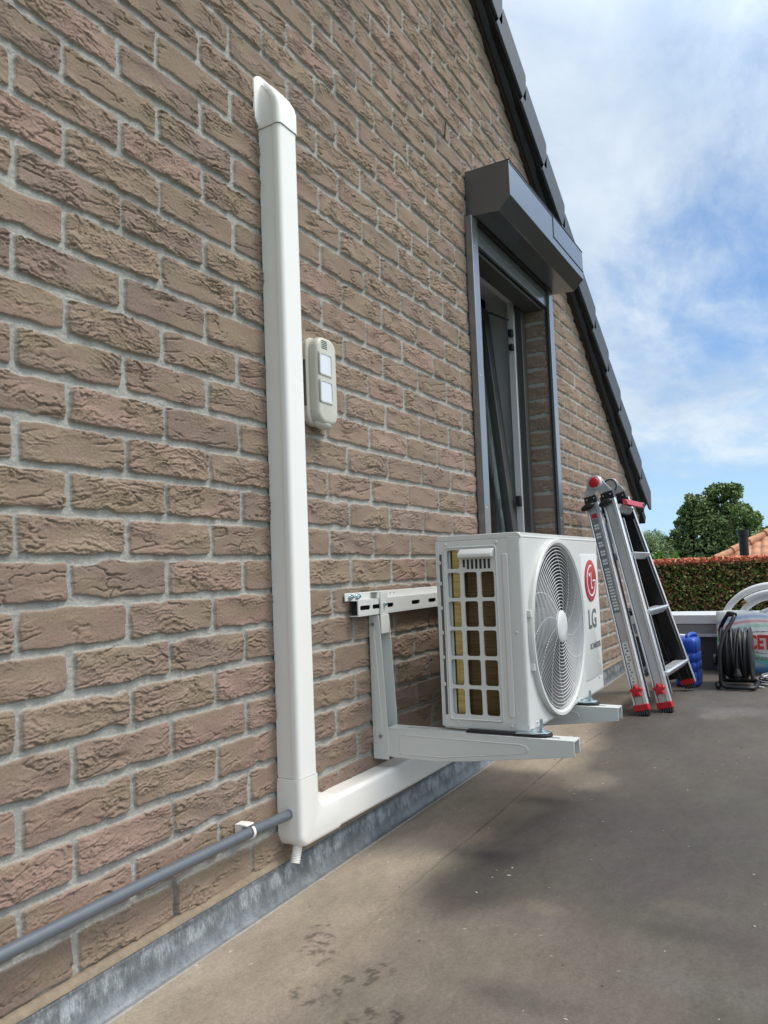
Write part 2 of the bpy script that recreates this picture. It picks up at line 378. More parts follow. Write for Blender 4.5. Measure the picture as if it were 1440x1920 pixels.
def h01(*k):
    v = 0.0
    for i, q in enumerate(k): v = v+np.asarray(q, float)*(12.9898+65.113*i)
    v = np.sin(v)*43758.5453; return v-np.floor(v)
def sst(e0, e1, x):
    t = np.clip((x-e0)/(e1-e0), 0, 1); return t*t*(3-2*t)

# ---------------------------------------------------------------- brick wall
BH, BL, BZ0, ODD = .0765, .2196, .845, .441
def bricks(Y, Z, seed=0):
    Zw = Z+.0012*pn(Y*2.3, Z*1.1, 41)+.0004*pn(Y*30, Z*30, 42)
    q = (BZ0-Zw)/BH; r = np.floor(q); t = -(q-r-.5)*BH
    off = np.where(np.mod(r, 2) < .5, 0., ODD)
    q2 = Y/BL-off; k = np.floor(q2); s = (q2-k-.5)*BL
    a1, a2, a3, a4, a5 = [h01(r+seed, k, i*3.7+1) for i in range(5)]
    s = s+(a1-.5)*.004; t = t+(a2-.5)*.0016
    hs = (BL-.0095)/2-(a3*.0012); ht = (BH-.0105)/2-(a4*.0012)
    ox = r*7.13+k*3.77; oy = k*5.31+r*1.97
    e = .0011*fbm(Y*70, Z*90, 3, 5)+.0026*pn(s*22+ox, t*34+oy, 6)
    ds = hs-np.abs(s)+e; dt = ht-np.abs(t)+e*1.15
    chip = .010*np.clip(pn(s*16+ox, oy, 61)*1.5-.55, 0, 1)
    d = np.minimum(ds, dt-chip)
    d = np.where((ds < .006) & (dt < .006), d-.0012, d)
    mask = sst(-.0003, .0018, d)
    # hand-moulded folds: saw-tooth terraces on warped coordinates
    arch = (a5-.35)*3.2*(s/hs)**2+(a1-.5)*1.3*(s/hs)
    wx, wy = s*8+ox, t*25+oy
    w = 1.25*fbm(wx, wy, 4, 11)+.36*pn(s*40+ox, t*75+oy, 12)+.10*pn(s*110+ox, t*160+oy, 19)
    fr = .7+1.1*a3
    ph = t/.019*fr+arch+w*1.75
    fl = ph-np.floor(ph)
    saw = (1-fl)*sst(0, .06, fl)
    rough = sst(-.40, .45, pn(s*11+ox, t*24+oy, 13)+.85*(a4-.45))
    brk = sst(-.45, .25, pn(s*17+oy, t*36+ox, 14))
    ph2 = t/.0075+arch*2.1+w*3.8; f2 = ph2-np.floor(ph2); saw2 = (1-f2)*sst(0, .10, f2)
    ph3 = t/.0042+arch*3.0+w*5.0+2.2*pn(s*60+ox, t*110+oy, 20); f3 = ph3-np.floor(ph3); saw3 = (1-f3)*sst(0, .16, f3)
    cr = np.abs(pn(s*8+ox+w*.5, t*40+oy+w*.6, 15)); crease = np.exp(-(cr/.05)**2)*sst(.05, .5, pn(s*8+oy, t*15+ox, 16)+.2)
    hb = (.0003+.0036*rough)*saw*brk+(.0002+.0020*rough)*saw2+(.0001+.0012*rough)*saw3-.0046*crease
    hb = hb+.0012*pn(s*12+ox, t*26+oy, 17)+.00055*fbm(Y*170, Z*210, 2, 18)
    hb = hb-.0016*np.exp(-np.maximum(d, 0)/.0024)+(a2-.5)*.0024
    mo = -.0052+.0016*fbm(Y*60, Z*75, 3, 21)+.0006*pn(Y*300, Z*300, 22)
    mo = np.where((r == 9) & (np.abs(Y-.3164) < .0075), mo-.012, mo)
    X = mo+mask*(hb-mo)
    # albedo
    pal = np.array([(.315, .222, .168), (.306, .226, .164), (.288, .208, .158), (.330, .224, .176), (.288, .212, .158), (.268, .196, .154)])
    idx = np.floor(h01(r, k, 9.1)*6).astype(int) % 6
    base = pal[idx]*(0.82+.17*a4)[..., None]
    och = sst(.05, .6, pn(s*9+oy, t*17+ox, 31)+.15)[..., None]
    pink = sst(.15, .7, pn(s*10+ox, t*20+oy, 32))[..., None]
    base = base*(1-och*.65)+np.array((.258, .198, .134))*och*.65
    base = base*(1-pink*.45)+np.array((.272, .184, .150))*pink*.45
    base = base*(1+.10*fbm(Y*140, Z*160, 2, 33))[..., None]
    gr = sst(.1, .6, fbm(Y*45, Z*60, 3, 34))[..., None]; base = base*(1-gr*.18)+np.array((.27, .25, .215))*gr*.18
    mcol = np.array((.350, .338, .303))*(1+.14*fbm(Y*80, Z*80, 3, 35)+.10*pn(Y*3, Z*3, 36))[..., None]
    spk = (pn(Y*260, Z*260, 37) > .62)[..., None]; mcol = np.where(spk, mcol*1.35, mcol)
    big = (1+.07*fbm(Y*1.7, Z*1.3, 3, 44)+.05*fbm(Y*6, Z*2.2, 3, 45))[..., None]; base = base*big; mcol = mcol*big
    cmask = sst(.0000, .0018, d)[..., None]
    return X, base*cmask+mcol*(1-cmask)
VY0, VZ0, VS = 4.62, 1.144, .721        # underside line of the verge on the wall
def zverge(y): return VZ0+VS*(VY0-y)
WY = 4.76                               # far corner of the gable wall
OPY0, OPY1, OPZ0, OPZ1 = 1.88, 2.79, .62, 2.09

house = thing('brick_house', (0, 2, 0), 'brown brick house gable with dark tiled verge, tall window and grey shutter box', 'house')
Vs, Fs, Cs, o0 = [], [], [], 0
def strip(y0, y1, z0, z1, dy, dz):
    global o0
    ys = np.linspace(y0, y1, int(round((y1-y0)/dy))+1); zs = np.linspace(z0, z1, int(round((z1-z0)/dz))+1)
    Y, Z = np.meshgrid(ys, zs, indexing='ij'); X, c = bricks(Y, Z)
    ny, nz = Y.shape; I = np.arange(ny*nz).reshape(ny, nz)
    F = np.stack([I[:-1, :-1], I[1:, :-1], I[1:, 1:], I[:-1, 1:]], -1).reshape(-1, 4)
    yc = ((ys[:-1]+ys[1:])/2)[:, None]+0*zs[None, :-1]; zc_ = ((zs[:-1]+zs[1:])/2)[None, :]+0*ys[:-1, None]
    keep = (zc_ < zverge(yc)+.10) & ~((yc > OPY0) & (yc < OPY1) & (zc_ > OPZ0) & (zc_ < OPZ1))
    F = F[keep.ravel()]
    u, inv = np.unique(F, return_inverse=True)
    V = np.stack([X, Y, Z], -1).reshape(-1, 3)[u]; Vs.append(V); Cs.append(c.reshape(-1, 3)[u]); Fs.append(inv.reshape(-1, 4)+o0); o0 += len(V)
for a in ((-.9, -.08, -.03, 2.3, .005, .004), (-.08, .7, -.03, 2.3, .0019, .0017), (-.9, .7, 2.3, 5.2, .007, .007),
          (.7, 1.88, -.03, 3.1, .0034, .0021), (.7, 1.88, 3.1, 4.1, .006, .006), (1.88, 3.2, -.03, 3.3, .006, .0029), (3.2, WY, -.03, 2.3, .011, .0042)):
    strip(*a)
np_mesh('wall', np.concatenate(Vs), np.concatenate(Fs), 'brick', house, np.concatenate(Cs))
del Vs, Fs, Cs
# jambs and head of the opening
def jamb(y, sgn):
    xs = np.linspace(-.10, .004, 40); zs = np.linspace(OPZ0, OPZ1, 420)
    A, Z = np.meshgrid(xs, zs, indexing='ij'); h_, c = bricks(A*1.0+.12*.9+BL*7.0+0*Z, Z, 5)
    h_, c = bricks(np.where(np.mod(np.floor((BZ0-Z)/BH), 2) < .5, 0., ODD)*BL+.115+A*.95, Z, 5)
    V = np.stack([A, y-sgn*(h_+.002), Z], -1).reshape(-1, 3); I = np.arange(A.size).reshape(A.shape)
    F = np.stack([I[:-1, :-1], I[1:, :-1], I[1:, 1:], I[:-1, 1:]], -1).reshape(-1, 4)
    np_mesh('reveal', V, F, 'brick', house, c.reshape(-1, 3))
jamb(OPY1-.0, 1); jamb(OPY0, -1)
# masonry core behind the face, gable end walls, room
b = MB()
xf, xb = -.014, -.30
def gable(y0, y1, za, zb_=None):
    b.hexa([(xb, y0, za), (xf, y0, za), (xf, y1, za), (xb, y1, za)] + ([(xb, y0, zverge(y0)), (xf, y0, zverge(y0)), (xf, y1, zverge(y1)), (xb, y1, zverge(y1))] if zb_ is None else [(xb, y0, zb_), (xf, y0, zb_), (xf, y1, zb_), (xb, y1, zb_)]))
gable(-1.2, OPY0, -3); gable(OPY1, WY-.004, -3); gable(OPY0, OPY1, OPZ1+.0); gable(OPY0, OPY1, -3, OPZ0)
b.hexa([(xb, -7.5, -3), (xf, -7.5, -3), (xf, -1.2, -3), (xb, -1.2, -3), (xb, -7.5, 1.0), (xf, -7.5, 1.0), (xf, -1.2, zverge(-1.2)), (xb, -1.2, zverge(-1.2))])
b.box((-8, WY-.3, -3), (xb-.002, WY-.004, 1.0)); b.box((-8, -7.5, -3), (xb-.002, -7.3, 1.0))
b.build('wall_core', 'mortar', house, smooth=0)
b = MB()   # deep head and the white room behind the window
b.box((-1.6, OPY0-.55, OPZ0-.5), (-1.58, OPY1+.6, OPZ1+.5)); b.box((-1.6, OPY1+.60, OPZ0-.5), (-.30, OPY1+.62, OPZ1+.5))
b.box((-1.6, OPY0-.57, OPZ0-.5), (-.30, OPY0-.55, OPZ1+.5)); b.box((-1.6, OPY0-.55, OPZ1+.5), (-.30, OPY1+.6, OPZ1+.52)); b.box((-1.6, OPY0-.55, OPZ0-.5), (-.30, OPY1+.6, OPZ0-.48))
b.build('room_lining', 'plaster', house, smooth=0)
b = MB(); b.box((-.298, OPY1-.012, OPZ0), (-.165, OPY1-.002, OPZ1)); b.box((-.298, OPY0+.002, OPZ0), (-.165, OPY0+.012, OPZ1)); b.box((-.298, OPY0+.013, OPZ1-.012), (-.165, OPY1-.013, OPZ1-.002))
b.build('inner_reveal', 'plaster', house, smooth=0)

# roof: barge board, metal trim, verge tiles, slope
sl = Vector((0, -1, VS)).normalized(); nrm = Vector((0, VS, 1)).normalized()
def along(x, d, h): return Vector((x, VY0+.10, zverge(VY0+.10)))+sl*d+nrm*h     # d metres up the slope, h above its line
RL = 7.6
roof = MB(); roof.mi = 0
def slab(m, x0, x1, d0, d1, h0, h1):
    m.hexa([along(x0, d0, h0), along(x1, d0, h0), along(x1, d1, h0), along(x0, d1, h0), along(x0, d0, h1), along(x1, d0, h1), along(x1, d1, h1), along(x0, d1, h1)])
slab(roof, -8, .0, -.25, RL, .10, .16)
ro = roof.build('roof', 'tiledark', house, smooth=0)
m = MB(); slab(m, .001, .017, .0, RL, .0, .115); m.build('barge_board', 'bargewood', ro, bevel=.002)
m = MB(); slab(m, .019, .040, -.01, RL, .012, .018); slab(m, .040, .044, -.01, RL, .012, .062); slab(m, .019, .022, -.01, RL, .018, .05)
m.build('gutter_trim', 'bargemetal', ro, bevel=.0015)
m = MB()
TG = .326
for i in range(int(RL/TG)):
    d = .0+i*TG
    # side flange, clipped lower outer corner, tilted so each overlaps the next
    def P(x, dd, hh): return along(x, d+dd, hh-.014+.034*(1-dd/TG))
    prof = [(-.060, .040), (-.064, .056), (-.006, .166), (.004, .172), (TG-.030, .172), (TG-.030, .026), (-.02, .026)]
    m.mi = 0; m.prism([P(.067, a, c) for a, c in prof], (.013, 0, 0))
    m.prism([P(-.24, 0, .150), P(-.24, 0, .172), P(-.24, TG+.03, .158), P(-.24, TG+.03, .136)], (.3065, 0, 0))
m.build('verge_tile', 'tile', ro, bevel=.003)
m = MB(); slab(m, .0445, .0655, .03, RL, .035, .130); m.build('verge_batten', 'tiledark', ro, smooth=0)
# far slope, waved tiles
ys = np.arange(0, RL, .04); xs = np.arange(-8, -.24, .05)
D, Xg = np.meshgrid(ys, xs, indexing='ij'); Hh = .165+.018*np.cos(Xg*2*np.pi/.3)-.02*((D/TG) % 1)
base = np.array(along(0, -.1, 0)); Vv = base+D[..., None]*np.array(sl)+Hh[..., None]*np.array(nrm); Vv[..., 0] = Xg
I = np.arange(D.size).reshape(D.shape); np_mesh('field_tiles', Vv.reshape(-1, 3), np.stack([I[:-1, :-1], I[1:, :-1], I[1:, 1:], I[:-1, 1:]], -1).reshape(-1, 4), 'tile', ro)
ry = along(0, RL, 0)
m = MB(); m.hexa([(-8, ry.y, ry.z+.1), (.07, ry.y, ry.z+.1), (.07, ry.y-6, ry.z-4.0), (-8, ry.y-6, ry.z-4.0), (-8, ry.y, ry.z+.17), (.07, ry.y, ry.z+.17), (.07, ry.y-6, ry.z-3.93), (-8, ry.y-6, ry.z-3.93)]); m.build('back_slope', 'tile', ro, smooth=0)
for y in (2.222, 2.64, 3.36, 4.0):
    m = MB(); d = (VY0+.1-y)/math.cos(math.atan(VS)); p = along(.045, d, .045)
    m.tube([p, p+Vector((.006, .004, .012)), p+Vector((.002, -.004, .022)), p+Vector((.004, .006, .03))], .0013, 5); m.build('tile_clip', 'zincbolt', ro)

# zinc flashing with sealant bead
def gz(y): return -.003+.0155*y
FY0, FY1 = -1.2, 3.98+.75
ys = np.linspace(FY0, FY1, 700)
def ribbon(name, prof, mt, parent, wob=0, seed=50):
    V = []
    for i, (x, z) in enumerate(prof):
        w = wob*fbm(ys*14, ys*0+i, 3, seed+i) if np.isscalar(wob) else wob[i]*fbm(ys*14, ys*0+i, 3, seed+i)
        V.append(np.stack([np.full_like(ys, x)+w*.3, ys, gz(ys)+z+w-.004], -1))
    V = np.stack(V, 1); n, k = V.shape[:2]; I = np.arange(n*k).reshape(n, k)
    return np_mesh(name, V.reshape(-1, 3), np.stack([I[:-1, :-1], I[1:, :-1], I[1:, 1:], I[:-1, 1:]], -1).reshape(-1, 4), mt, parent)
fl = ribbon('flashing', [(.004, .080), (.011, .078), (.013, .072), (.017, .035), (.022, .012), (.030, .0065), (.034, .006)], 'zinc', house, [.002, .002, .001, .0008, .0008, .0003, .0003])
ribbon('flashing_lip', [(.030, .0065), (.0345, .0078), (.0375, .0055), (.0385, -.002)], 'lip', fl, [.0003]*4, 60)
ribbon('sealant_bead', [(-.006, .090), (.001, .0905), (.006, .0885), (.012, .083), (.013, .079)], 'sealant', fl, [.002, .002, .0018, .0012, .0008], 70)

# ---------------------------------------------------------------- window
Z0w = OPZ0+.01; win = MB()
win.mi = 0
def frame_bars(mb, x0, x1, y0, y1, z0, z1, w):
    mb.box((x0, y0, z0), (x1, y0+w, z1)); mb.box((x0, y1-w, z0), (x1, y1, z1)); mb.box((x0, y0+w, z1-w), (x1, y1-w, z1)); mb.box((x0, y0+w, z0), (x1, y1-w, z0+w))
frame_bars(win, -.125, -.092, OPY0+.004, OPY1-.014, Z0w, OPZ1-.004, .055)
wo = win.build('window', 'frame_dark', house, bevel=.003)
m = MB(); frame_bars(m, -.160, -.126, OPY0+.010, OPY1-.020, Z0w+.004, OPZ1-.010, .064); m.build('inner_frame', 'frame_white', wo, bevel=.003)
tilt = MB(); ang = R(5.2)
T = Matrix.Translation((-.135, 0, Z0w+.07)) @ Matrix.Rotation(-ang, 4, 'Y')
sy0, sy1, sh = OPY0+.06, OPY1-.086, OPZ1-Z0w-.16
tilt.xf = T; frame_bars(tilt, -.045, 0, sy0, sy1, 0, sh, .07); so = tilt.build('tilted_sash', 'frame_dark', wo, bevel=.003)
m = MB(); m.xf = T; frame_bars(m, -.062, -.046, sy0, sy1, 0, sh, .07); m.build('sash_inner_face', 'frame_white', so, bevel=.003)
m = MB(); m.xf = T; m.box((-.026, sy0+.068, .068), (-.020, sy1-.068, sh-.068)); m.build('pane', 'glass', so, smooth=0)
m = MB(); m.box((-.090, OPY0+.006, 1.972), (-.004, OPY1-.006, OPZ1-.003)); m.build('head_cover', 'frame_dark', wo, bevel=.003)
for z, l in ((1.86, .035), (1.79, .03), (1.04, .05)):
    m = MB(); m.box((-.150, OPY1-.110, z-l/2), (-.128, OPY1-.083, z+l/2)); m.build('hinge', 'blackplastic', wo, bevel=.003)
m = MB(); m.tube([(-.15, 2.70, 1.93), (-.20, 2.60, 1.945), (-.27, 2.45, 1.93)], .006, 6); m.build('stay_arm', 'blackplastic', wo)
# curtain
us = np.linspace(OPY0-.1, 2.62, 180); zs = np.linspace(OPZ0, OPZ1+.05, 50); U, Zg = np.meshgrid(us, zs, indexing='ij')
Xc = -.42+.025*np.sin(U*2*np.pi/.11+.6*np.sin(Zg*2))+.012*np.sin(U*2*np.pi/.043)
I = np.arange(U.size).reshape(U.shape)
cu = np_mesh('curtain', np.stack([Xc, U+.02*np.sin(Zg*1.5), Zg], -1).reshape(-1, 3), np.stack([I[:-1, :-1], I[1:, :-1], I[1:, 1:], I[:-1, 1:]], -1).reshape(-1, 4), 'curtain')
tag(cu, 'grey-green curtain hanging in folds behind the tilted window', 'curtain')
# roller shutter: guides, box
sh_ = MB(); BY0, BY1 = 1.872, 2.872
sh_.prism([(.002, BY0, 2.252), (.1835, BY0, 2.246), (.1835, BY0, 2.112), (.135, BY0, 2.064), (.002, BY0, 2.071)], (0, BY1-BY0, 0))
sho = sh_.build('shutter_box', 'anthracite', house, bevel=.0018)
m = MB(); m.box((.1838, 2.400, 2.148), (.1855, 2.405, 2.247)); m.box((.1838, 2.405, 2.146), (.1855, 2.872, 2.151)); m.box((.06, BY0, 2.2475), (.1855, BY1, 2.2495)); m.box((.1838, BY0, 2.236), (.1850, 2.399, 2.239)); m.build('hatch_seam', 'dark', sho)
m = MB(); m.box((.0045, 1.91, 1.985), (.017, 2.785, 2.062)); m.box((.002, 1.911, 2.02), (.019, 2.784, 2.026)); m.build('shutter_slat', 'guide', sho, bevel=.001)
m = MB(); m.box((.022, 1.92, 2.0615), (.034, 2.78, 2.063)); m.build('slot', 'dark', sho, smooth=0)
for y0, y1 in ((1.852, 1.908), (2.789, 2.848)):
    m = MB(); m.box((.003, y0, .60), (.031, y1, 2.068)); g = m.build('guide_rail', 'guide', sho, bevel=.002)
    m = MB(); yi = y1-.004 if y0 < 2 else y0-.002
    m.box((.010, yi, .60), (.019, yi+.006, 2.0)); m.build('guide_slot', 'dark', g, smooth=0)
    for z in (.95, 1.45, 1.95):
        m = MB(); m.cyl((.030, (y0+y1)/2-.012, z), (.0335, (y0+y1)/2-.012, z), .0035, 8); m.build('screw', 'screw', g)
m = MB(); m.cyl((.004, 1.70, 2.30), (.010, 1.70, 2.36), .003, 6); m.build('wall_hook', 'bargewood', house)


# ---------------------------------------------------------------- flat roof terrace (membrane), lower ground
def tcol(X, Y):
    b = np.array((.122, .105, .088)); c = np.ones(X.shape+(3,))*b
    n = fbm(X*2.2, Y*1.3, 4, 80); n2 = fbm(X*9, Y*5, 4, 81); n3 = fbm(X*40, Y*22, 3, 82); st = fbm(X*55, Y*9, 3, 83)
    # dusty pale strip along the wall with a ragged edge
    edge = .235+.045*fbm(Y*3, X*3, 3, 84)+.05*np.exp(-((Y-.45)/.25)**2)+.07*sst(1.5, 1.9, Y)*sst(2.6, 2.1, Y)
    edge = edge+.02
    w = sst(edge+.07, edge-.07, X+.03*n2)
    pale = np.array((.355, .292, .222))*(1+.10*n2[..., None]+.06*n[..., None])
    far = sst(2.3, 3.3, Y); w = w*(1-.60*far)
    near = np.exp(-((Y-.35)/.45)**2)*np.exp(-((X-.35)/.35)**2)*.55
    w = np.clip(w+near*(1-w), 0, 1)[..., None]
    c = c*(1-w)+pale*w
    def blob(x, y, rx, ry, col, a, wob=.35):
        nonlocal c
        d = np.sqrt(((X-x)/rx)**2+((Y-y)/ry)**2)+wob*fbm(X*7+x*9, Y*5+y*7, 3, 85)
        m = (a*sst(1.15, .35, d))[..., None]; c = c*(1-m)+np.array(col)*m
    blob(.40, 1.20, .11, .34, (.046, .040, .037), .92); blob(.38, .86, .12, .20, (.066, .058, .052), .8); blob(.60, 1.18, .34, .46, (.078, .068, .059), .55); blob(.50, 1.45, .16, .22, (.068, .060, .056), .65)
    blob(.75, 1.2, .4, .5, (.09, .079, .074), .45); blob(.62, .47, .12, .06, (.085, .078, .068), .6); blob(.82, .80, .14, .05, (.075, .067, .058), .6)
    blob(.55, .796, .065, .042, (.20, .168, .128), .7, .2); blob(.824, .912, .10, .05, (.165, .14, .112), .5); blob(.40, 1.72, .10, .13, (.27, .228, .172), .6)
    blob(.95, 1.6, .3, .5, (.10, .094, .077), .5); blob(.55, .35, .25, .09, (.15, .135, .11), .5); blob(.46, 2.5, .3, .5, (.09, .08, .072), .5)
    blob(.62, .60, .09, .12, (.15, .13, .105), .4); blob(.9, .62, .2, .05, (.15, .135, .12), .5); blob(.62, 3.2, .3, .35, (.14, .132, .124), .45); blob(1.0, 2.4, .25, .5, (.125, .11, .09), .4)
    blob(.75, 2.9, .18, .16, (.24, .235, .22), .35, .8)
    c = .88*c*(1+.20*n+.17*n2+.12*n3+.05*st+.12*fbm(X*110, Y*80, 2, 64))[..., None]
    # purple-brown versus olive drift
    hue = (.5*fbm(X*5, Y*4, 3, 86))[..., None]; c = c*(1+hue*np.array((.06, -.05, .10)))
    # scuffs and pale scratches
    sc = sst(.62, .80, fbm(X*120+Y*40, Y*14-X*10, 2, 87))*sst(-.1, .4, fbm(X*4, Y*4, 2, 88)); c = c*(1+.6*sc)[..., None]
    sc = sst(.66, .8, fbm(X*12-Y*20, Y*160+X*30, 2, 89))*sst(0, .4, fbm(X*5, Y*5, 2, 90)); c = c*(1+.7*sc)[..., None]
    # seam of the membrane, dark line
    sx = .25+.006*pn(Y*3, Y*0, 91)+.0022*pn(Y*21, Y*0, 92)+.045*sst(1.9, 2.6, Y)
    sm = np.exp(-((X-sx)/(.0022+.0012*pn(Y*9, Y*0, 93)))**2)*sst(.42, 1.0, Y)*sst(2.75, 2.4, Y)*(.55+.45*sst(-.2, .3, pn(Y*8, X*0, 94)))
    c = c*(1-.62*sm)[..., None]
    lip = sst(sx, sx+.03, X)*sst(sx+.10, sx+.03, X)*.10*sst(.5, 1.0, Y); c = c*(1-lip)[..., None]
    # muddy boot prints
    for fx, fy, a in ((.225, .455, 2.6), (.30, .338, .35), (.352, .432, .9), (.425, .320, .5), (.19, .515, 2.2)):
        ca, sa = math.cos(a), math.sin(a); u = (X-fx)*ca+(Y-fy)*sa; v = -(X-fx)*sa+(Y-fy)*ca
        sole = (sst(1.08, .9, np.sqrt((u/.050)**2+(v/.032)**2)+.3*n3))
        lug = sst(-.05, .5, .55*np.sin(u/.0042*.62+1.1*np.abs(v)/.012)+1.0*pn(X*110, Y*110, 95)+.05); c = c*(1-.46*sole*lug*sst(-.5, .05, pn(X*24, Y*24, 77)))[..., None]
    # specks
    sp = (pn(X*90, Y*60, 96) > .84) & (pn(X*2.5, Y*2, 66) > .0); c = np.where(sp[..., None], np.minimum(c*2.2, .6), c)
    sp = (pn(X*80+5, Y*55, 97) > .86) & (pn(X*3, Y*2, 67) > .0); c = np.where(sp[..., None], c*.35, c)
    return c
def tz(X, Y):
    z = gz(Y)+.0016*fbm(X*5, Y*3, 3, 98)+.0012*sst(.25, .20, X)+.010*sst(.10, .02, X)*0
    return z+.00035*fbm(X*60, Y*40, 2, 99)
def terrace_patch(x0, x1, y0, y1, dx, dy):
    xs = np.linspace(x0, x1, int((x1-x0)/dx)+1); ys = np.linspace(y0, y1, int((y1-y0)/dy)+1); X, Y = np.meshgrid(xs, ys, indexing='ij')
    I = np.arange(X.size).reshape(X.shape)
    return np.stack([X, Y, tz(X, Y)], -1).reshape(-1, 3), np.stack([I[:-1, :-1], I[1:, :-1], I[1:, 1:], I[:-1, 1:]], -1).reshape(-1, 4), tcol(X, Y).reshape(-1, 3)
vs, fs, cs, o_ = [], [], [], 0
for a in ((.02, 1.25, .05, 1.4, .0028, .0034), (.02, 1.25, 1.4, 4.16, .005, .009), (1.25, 3.6, -.9, 4.16, .02, .02), (.02, 1.25, -.9, .05, .01, .01)):
    v, f, c = terrace_patch(*a); vs.append(v); fs.append(f+o_); cs.append(c); o_ += len(v)
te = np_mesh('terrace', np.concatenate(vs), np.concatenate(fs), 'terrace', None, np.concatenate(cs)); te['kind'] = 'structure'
m = MB(); m.box((-2.2, -4, -3), (-.32, -1.3, -.1)); 
b = MB(); b.box((-.005, -.9, -3), (3.6, 4.14, -.03)); b.box((3.6, -1.0, -3), (3.75, 4.14, .3)); o = b.build('terrace_base', 'render_wall', None, smooth=0); o['kind'] = 'structure'
b = MB(); b.add([(-900, -900, -2.75), (900, -900, -2.75), (900, 900, -2.75), (-900, 900, -2.75)], [(0, 1, 2, 3)]); o = b.build('ground', 'grass', None, smooth=0); o['kind'] = 'structure'
# parapet across the end of the terrace
pw = thing('parapet', (1.0, 4.3, 0), 'low dark parapet with white metal coping at the end of the terrace', 'parapet')
b = MB(); b.box((-.002, 4.142, -3), (5, 4.46, .335)); b.build('upstand', 'fascia', pw, smooth=0)
b = MB(); b.box((.02, 4.118, .338), (5, 4.48, .392)); b.build('coping', 'cap_white', pw, bevel=.003)
b = MB(); b.box((.02, 4.124, .282), (5, 4.1405, .336)); b.build('fascia_strip', 'mid_grey', pw, bevel=.001)
b = MB(); b.box((.02, 4.108, .262), (.56, 4.1395, .280)); b.build('ledge_trim', 'alu', pw, bevel=.001)

# ---------------------------------------------------------------- air conditioner outdoor unit
AX0, AX1, AY0, AY1, AZ0, AZ1 = .209, .447, 1.070, 1.811, .313, .811
ac = thing('outdoor_unit', (.33, 1.44, AZ0), 'white air conditioner outdoor unit with round fan grille on its wall bracket', 'air conditioner')
PT = .0012
def plate_holes(mb, org, ux, uy, xs, ys, holes, th, ch):
    """plate in the ux/uy plane with rectangular holes (index cells), chamfered hole corners; thickness along -n"""
    org = Vector(org); ux = Vector(ux); uy = Vector(uy); n = ux.cross(uy)
    P = lambda x, y, d=0: org+ux*x+uy*y-n*d
    hs = set()
    for (i0, i1, j0, j1) in holes:
        for i in range(i0, i1):
            for j in range(j0, j1): hs.add((i, j))
        x0, x1, y0, y1 = xs[i0], xs[i1], ys[j0], ys[j1]
        rp_ = rrect((x0+x1)/2, (y0+y1)/2, x1-x0, y1-y0, ch, 3)
        k = len(rp_)
        mb.add([P(a, b_) for a, b_ in rp_]+[P(a, b_, th) for a, b_ in rp_], [(i, (i+1) % k, (i+1) % k+k, i+k) for i in range(k)])
        for cx, cy, q in ((x1, y1, 0), (x0, y1, 1), (x0, y0, 2), (x1, y0, 3)):
            arc = rp_[q*4:q*4+4]
            for i in range(3): mb.add([P(cx, cy), P(*arc[i]), P(*arc[i+1])], [(0, 1, 2)])
    for i in range(len(xs)-1):
        for j in range(len(ys)-1):
            if (i, j) in hs: continue
            mb.add([P(xs[i], ys[j]), P(xs[i+1], ys[j]), P(xs[i+1], ys[j+1]), P(xs[i], ys[j+1])], [(0, 1, 2, 3)])
    X0, X1, Y0, Y1 = xs[0], xs[-1], ys[0], ys[-1]
    for a, b_ in (((X0, Y0), (X1, Y0)), ((X1, Y0), (X1, Y1)), ((X1, Y1), (X0, Y1)), ((X0, Y1), (X0, Y0))):
        mb.add([P(*a), P(*b_), P(*b_, th), P(*a, th)], [(0, 1, 2, 3)])
# casing: front with round opening, top, right side, base, left side panel
FC = (1.341, .552); FR = .232
c = MB(); n = 72
ring = [(FC[0]+FR*math.cos(2*math.pi*i/n), FC[1]+FR*math.sin(2*math.pi*i/n)) for i in range(n)]
y0, y1, z0, z1 = AY0+.004, AY1, AZ0, AZ1-.0
def hit(i):
    a = 2*math.pi*i/n; dx, dz = math.cos(a), math.sin(a); t = 9
    if dx > 1e-9: t = min(t, (y1-FC[0])/dx)
    if dx < -1e-9: t = min(t, (y0-FC[0])/dx)
    if dz > 1e-9: t = min(t, (z1-FC[1])/dz)
    if dz < -1e-9: t = min(t, (z0-FC[1])/dz)
    return (FC[0]+dx*t, FC[1]+dz*t)
outer = [hit(i) for i in range(n)]
vs_ = [(AX1, a, b_) for a, b_ in ring]+[(AX1, a, b_) for a, b_ in outer]+[(AX1-.03, a, b_) for a, b_ in ring]
fs_ = [(i, (i+1) % n, (i+1) % n+n, i+n) for i in range(n)]+[(i, (i+1) % n, (i+1) % n+2*n, i+2*n) for i in range(n)]
corners = [(y0, z0), (y1, z0), (y1, z1), (y0, z1)]
base = len(vs_); vs_ += [(AX1, a, b_) for a, b_ in corners]
for ci, (a, b_) in enumerate(corners):
    best = sorted(range(n), key=lambda i: (outer[i][0]-a)**2+(outer[i][1]-b_)**2)[:6]
    lo = None
    for i in range(n):
        p, q = outer[i], outer[(i+1) % n]
        on_v = lambda P_: abs(P_[0]-a) < 1e-6
        on_h = lambda P_: abs(P_[1]-b_) < 1e-6
        if (on_v(p) and on_h(q) and not on_v(q)) or (on_h(p) and on_v(q) and not on_h(q)):
            if abs(p[0]-a)+abs(q[0]-a) < .2 and abs(p[1]-b_)+abs(q[1]-b_) < .2: fs_.append((i+n, (i+1) % n+n, base+ci))
c.add(vs_, fs_)
c.build('front_panel', 'ac', ac, smooth=30)
c = MB()
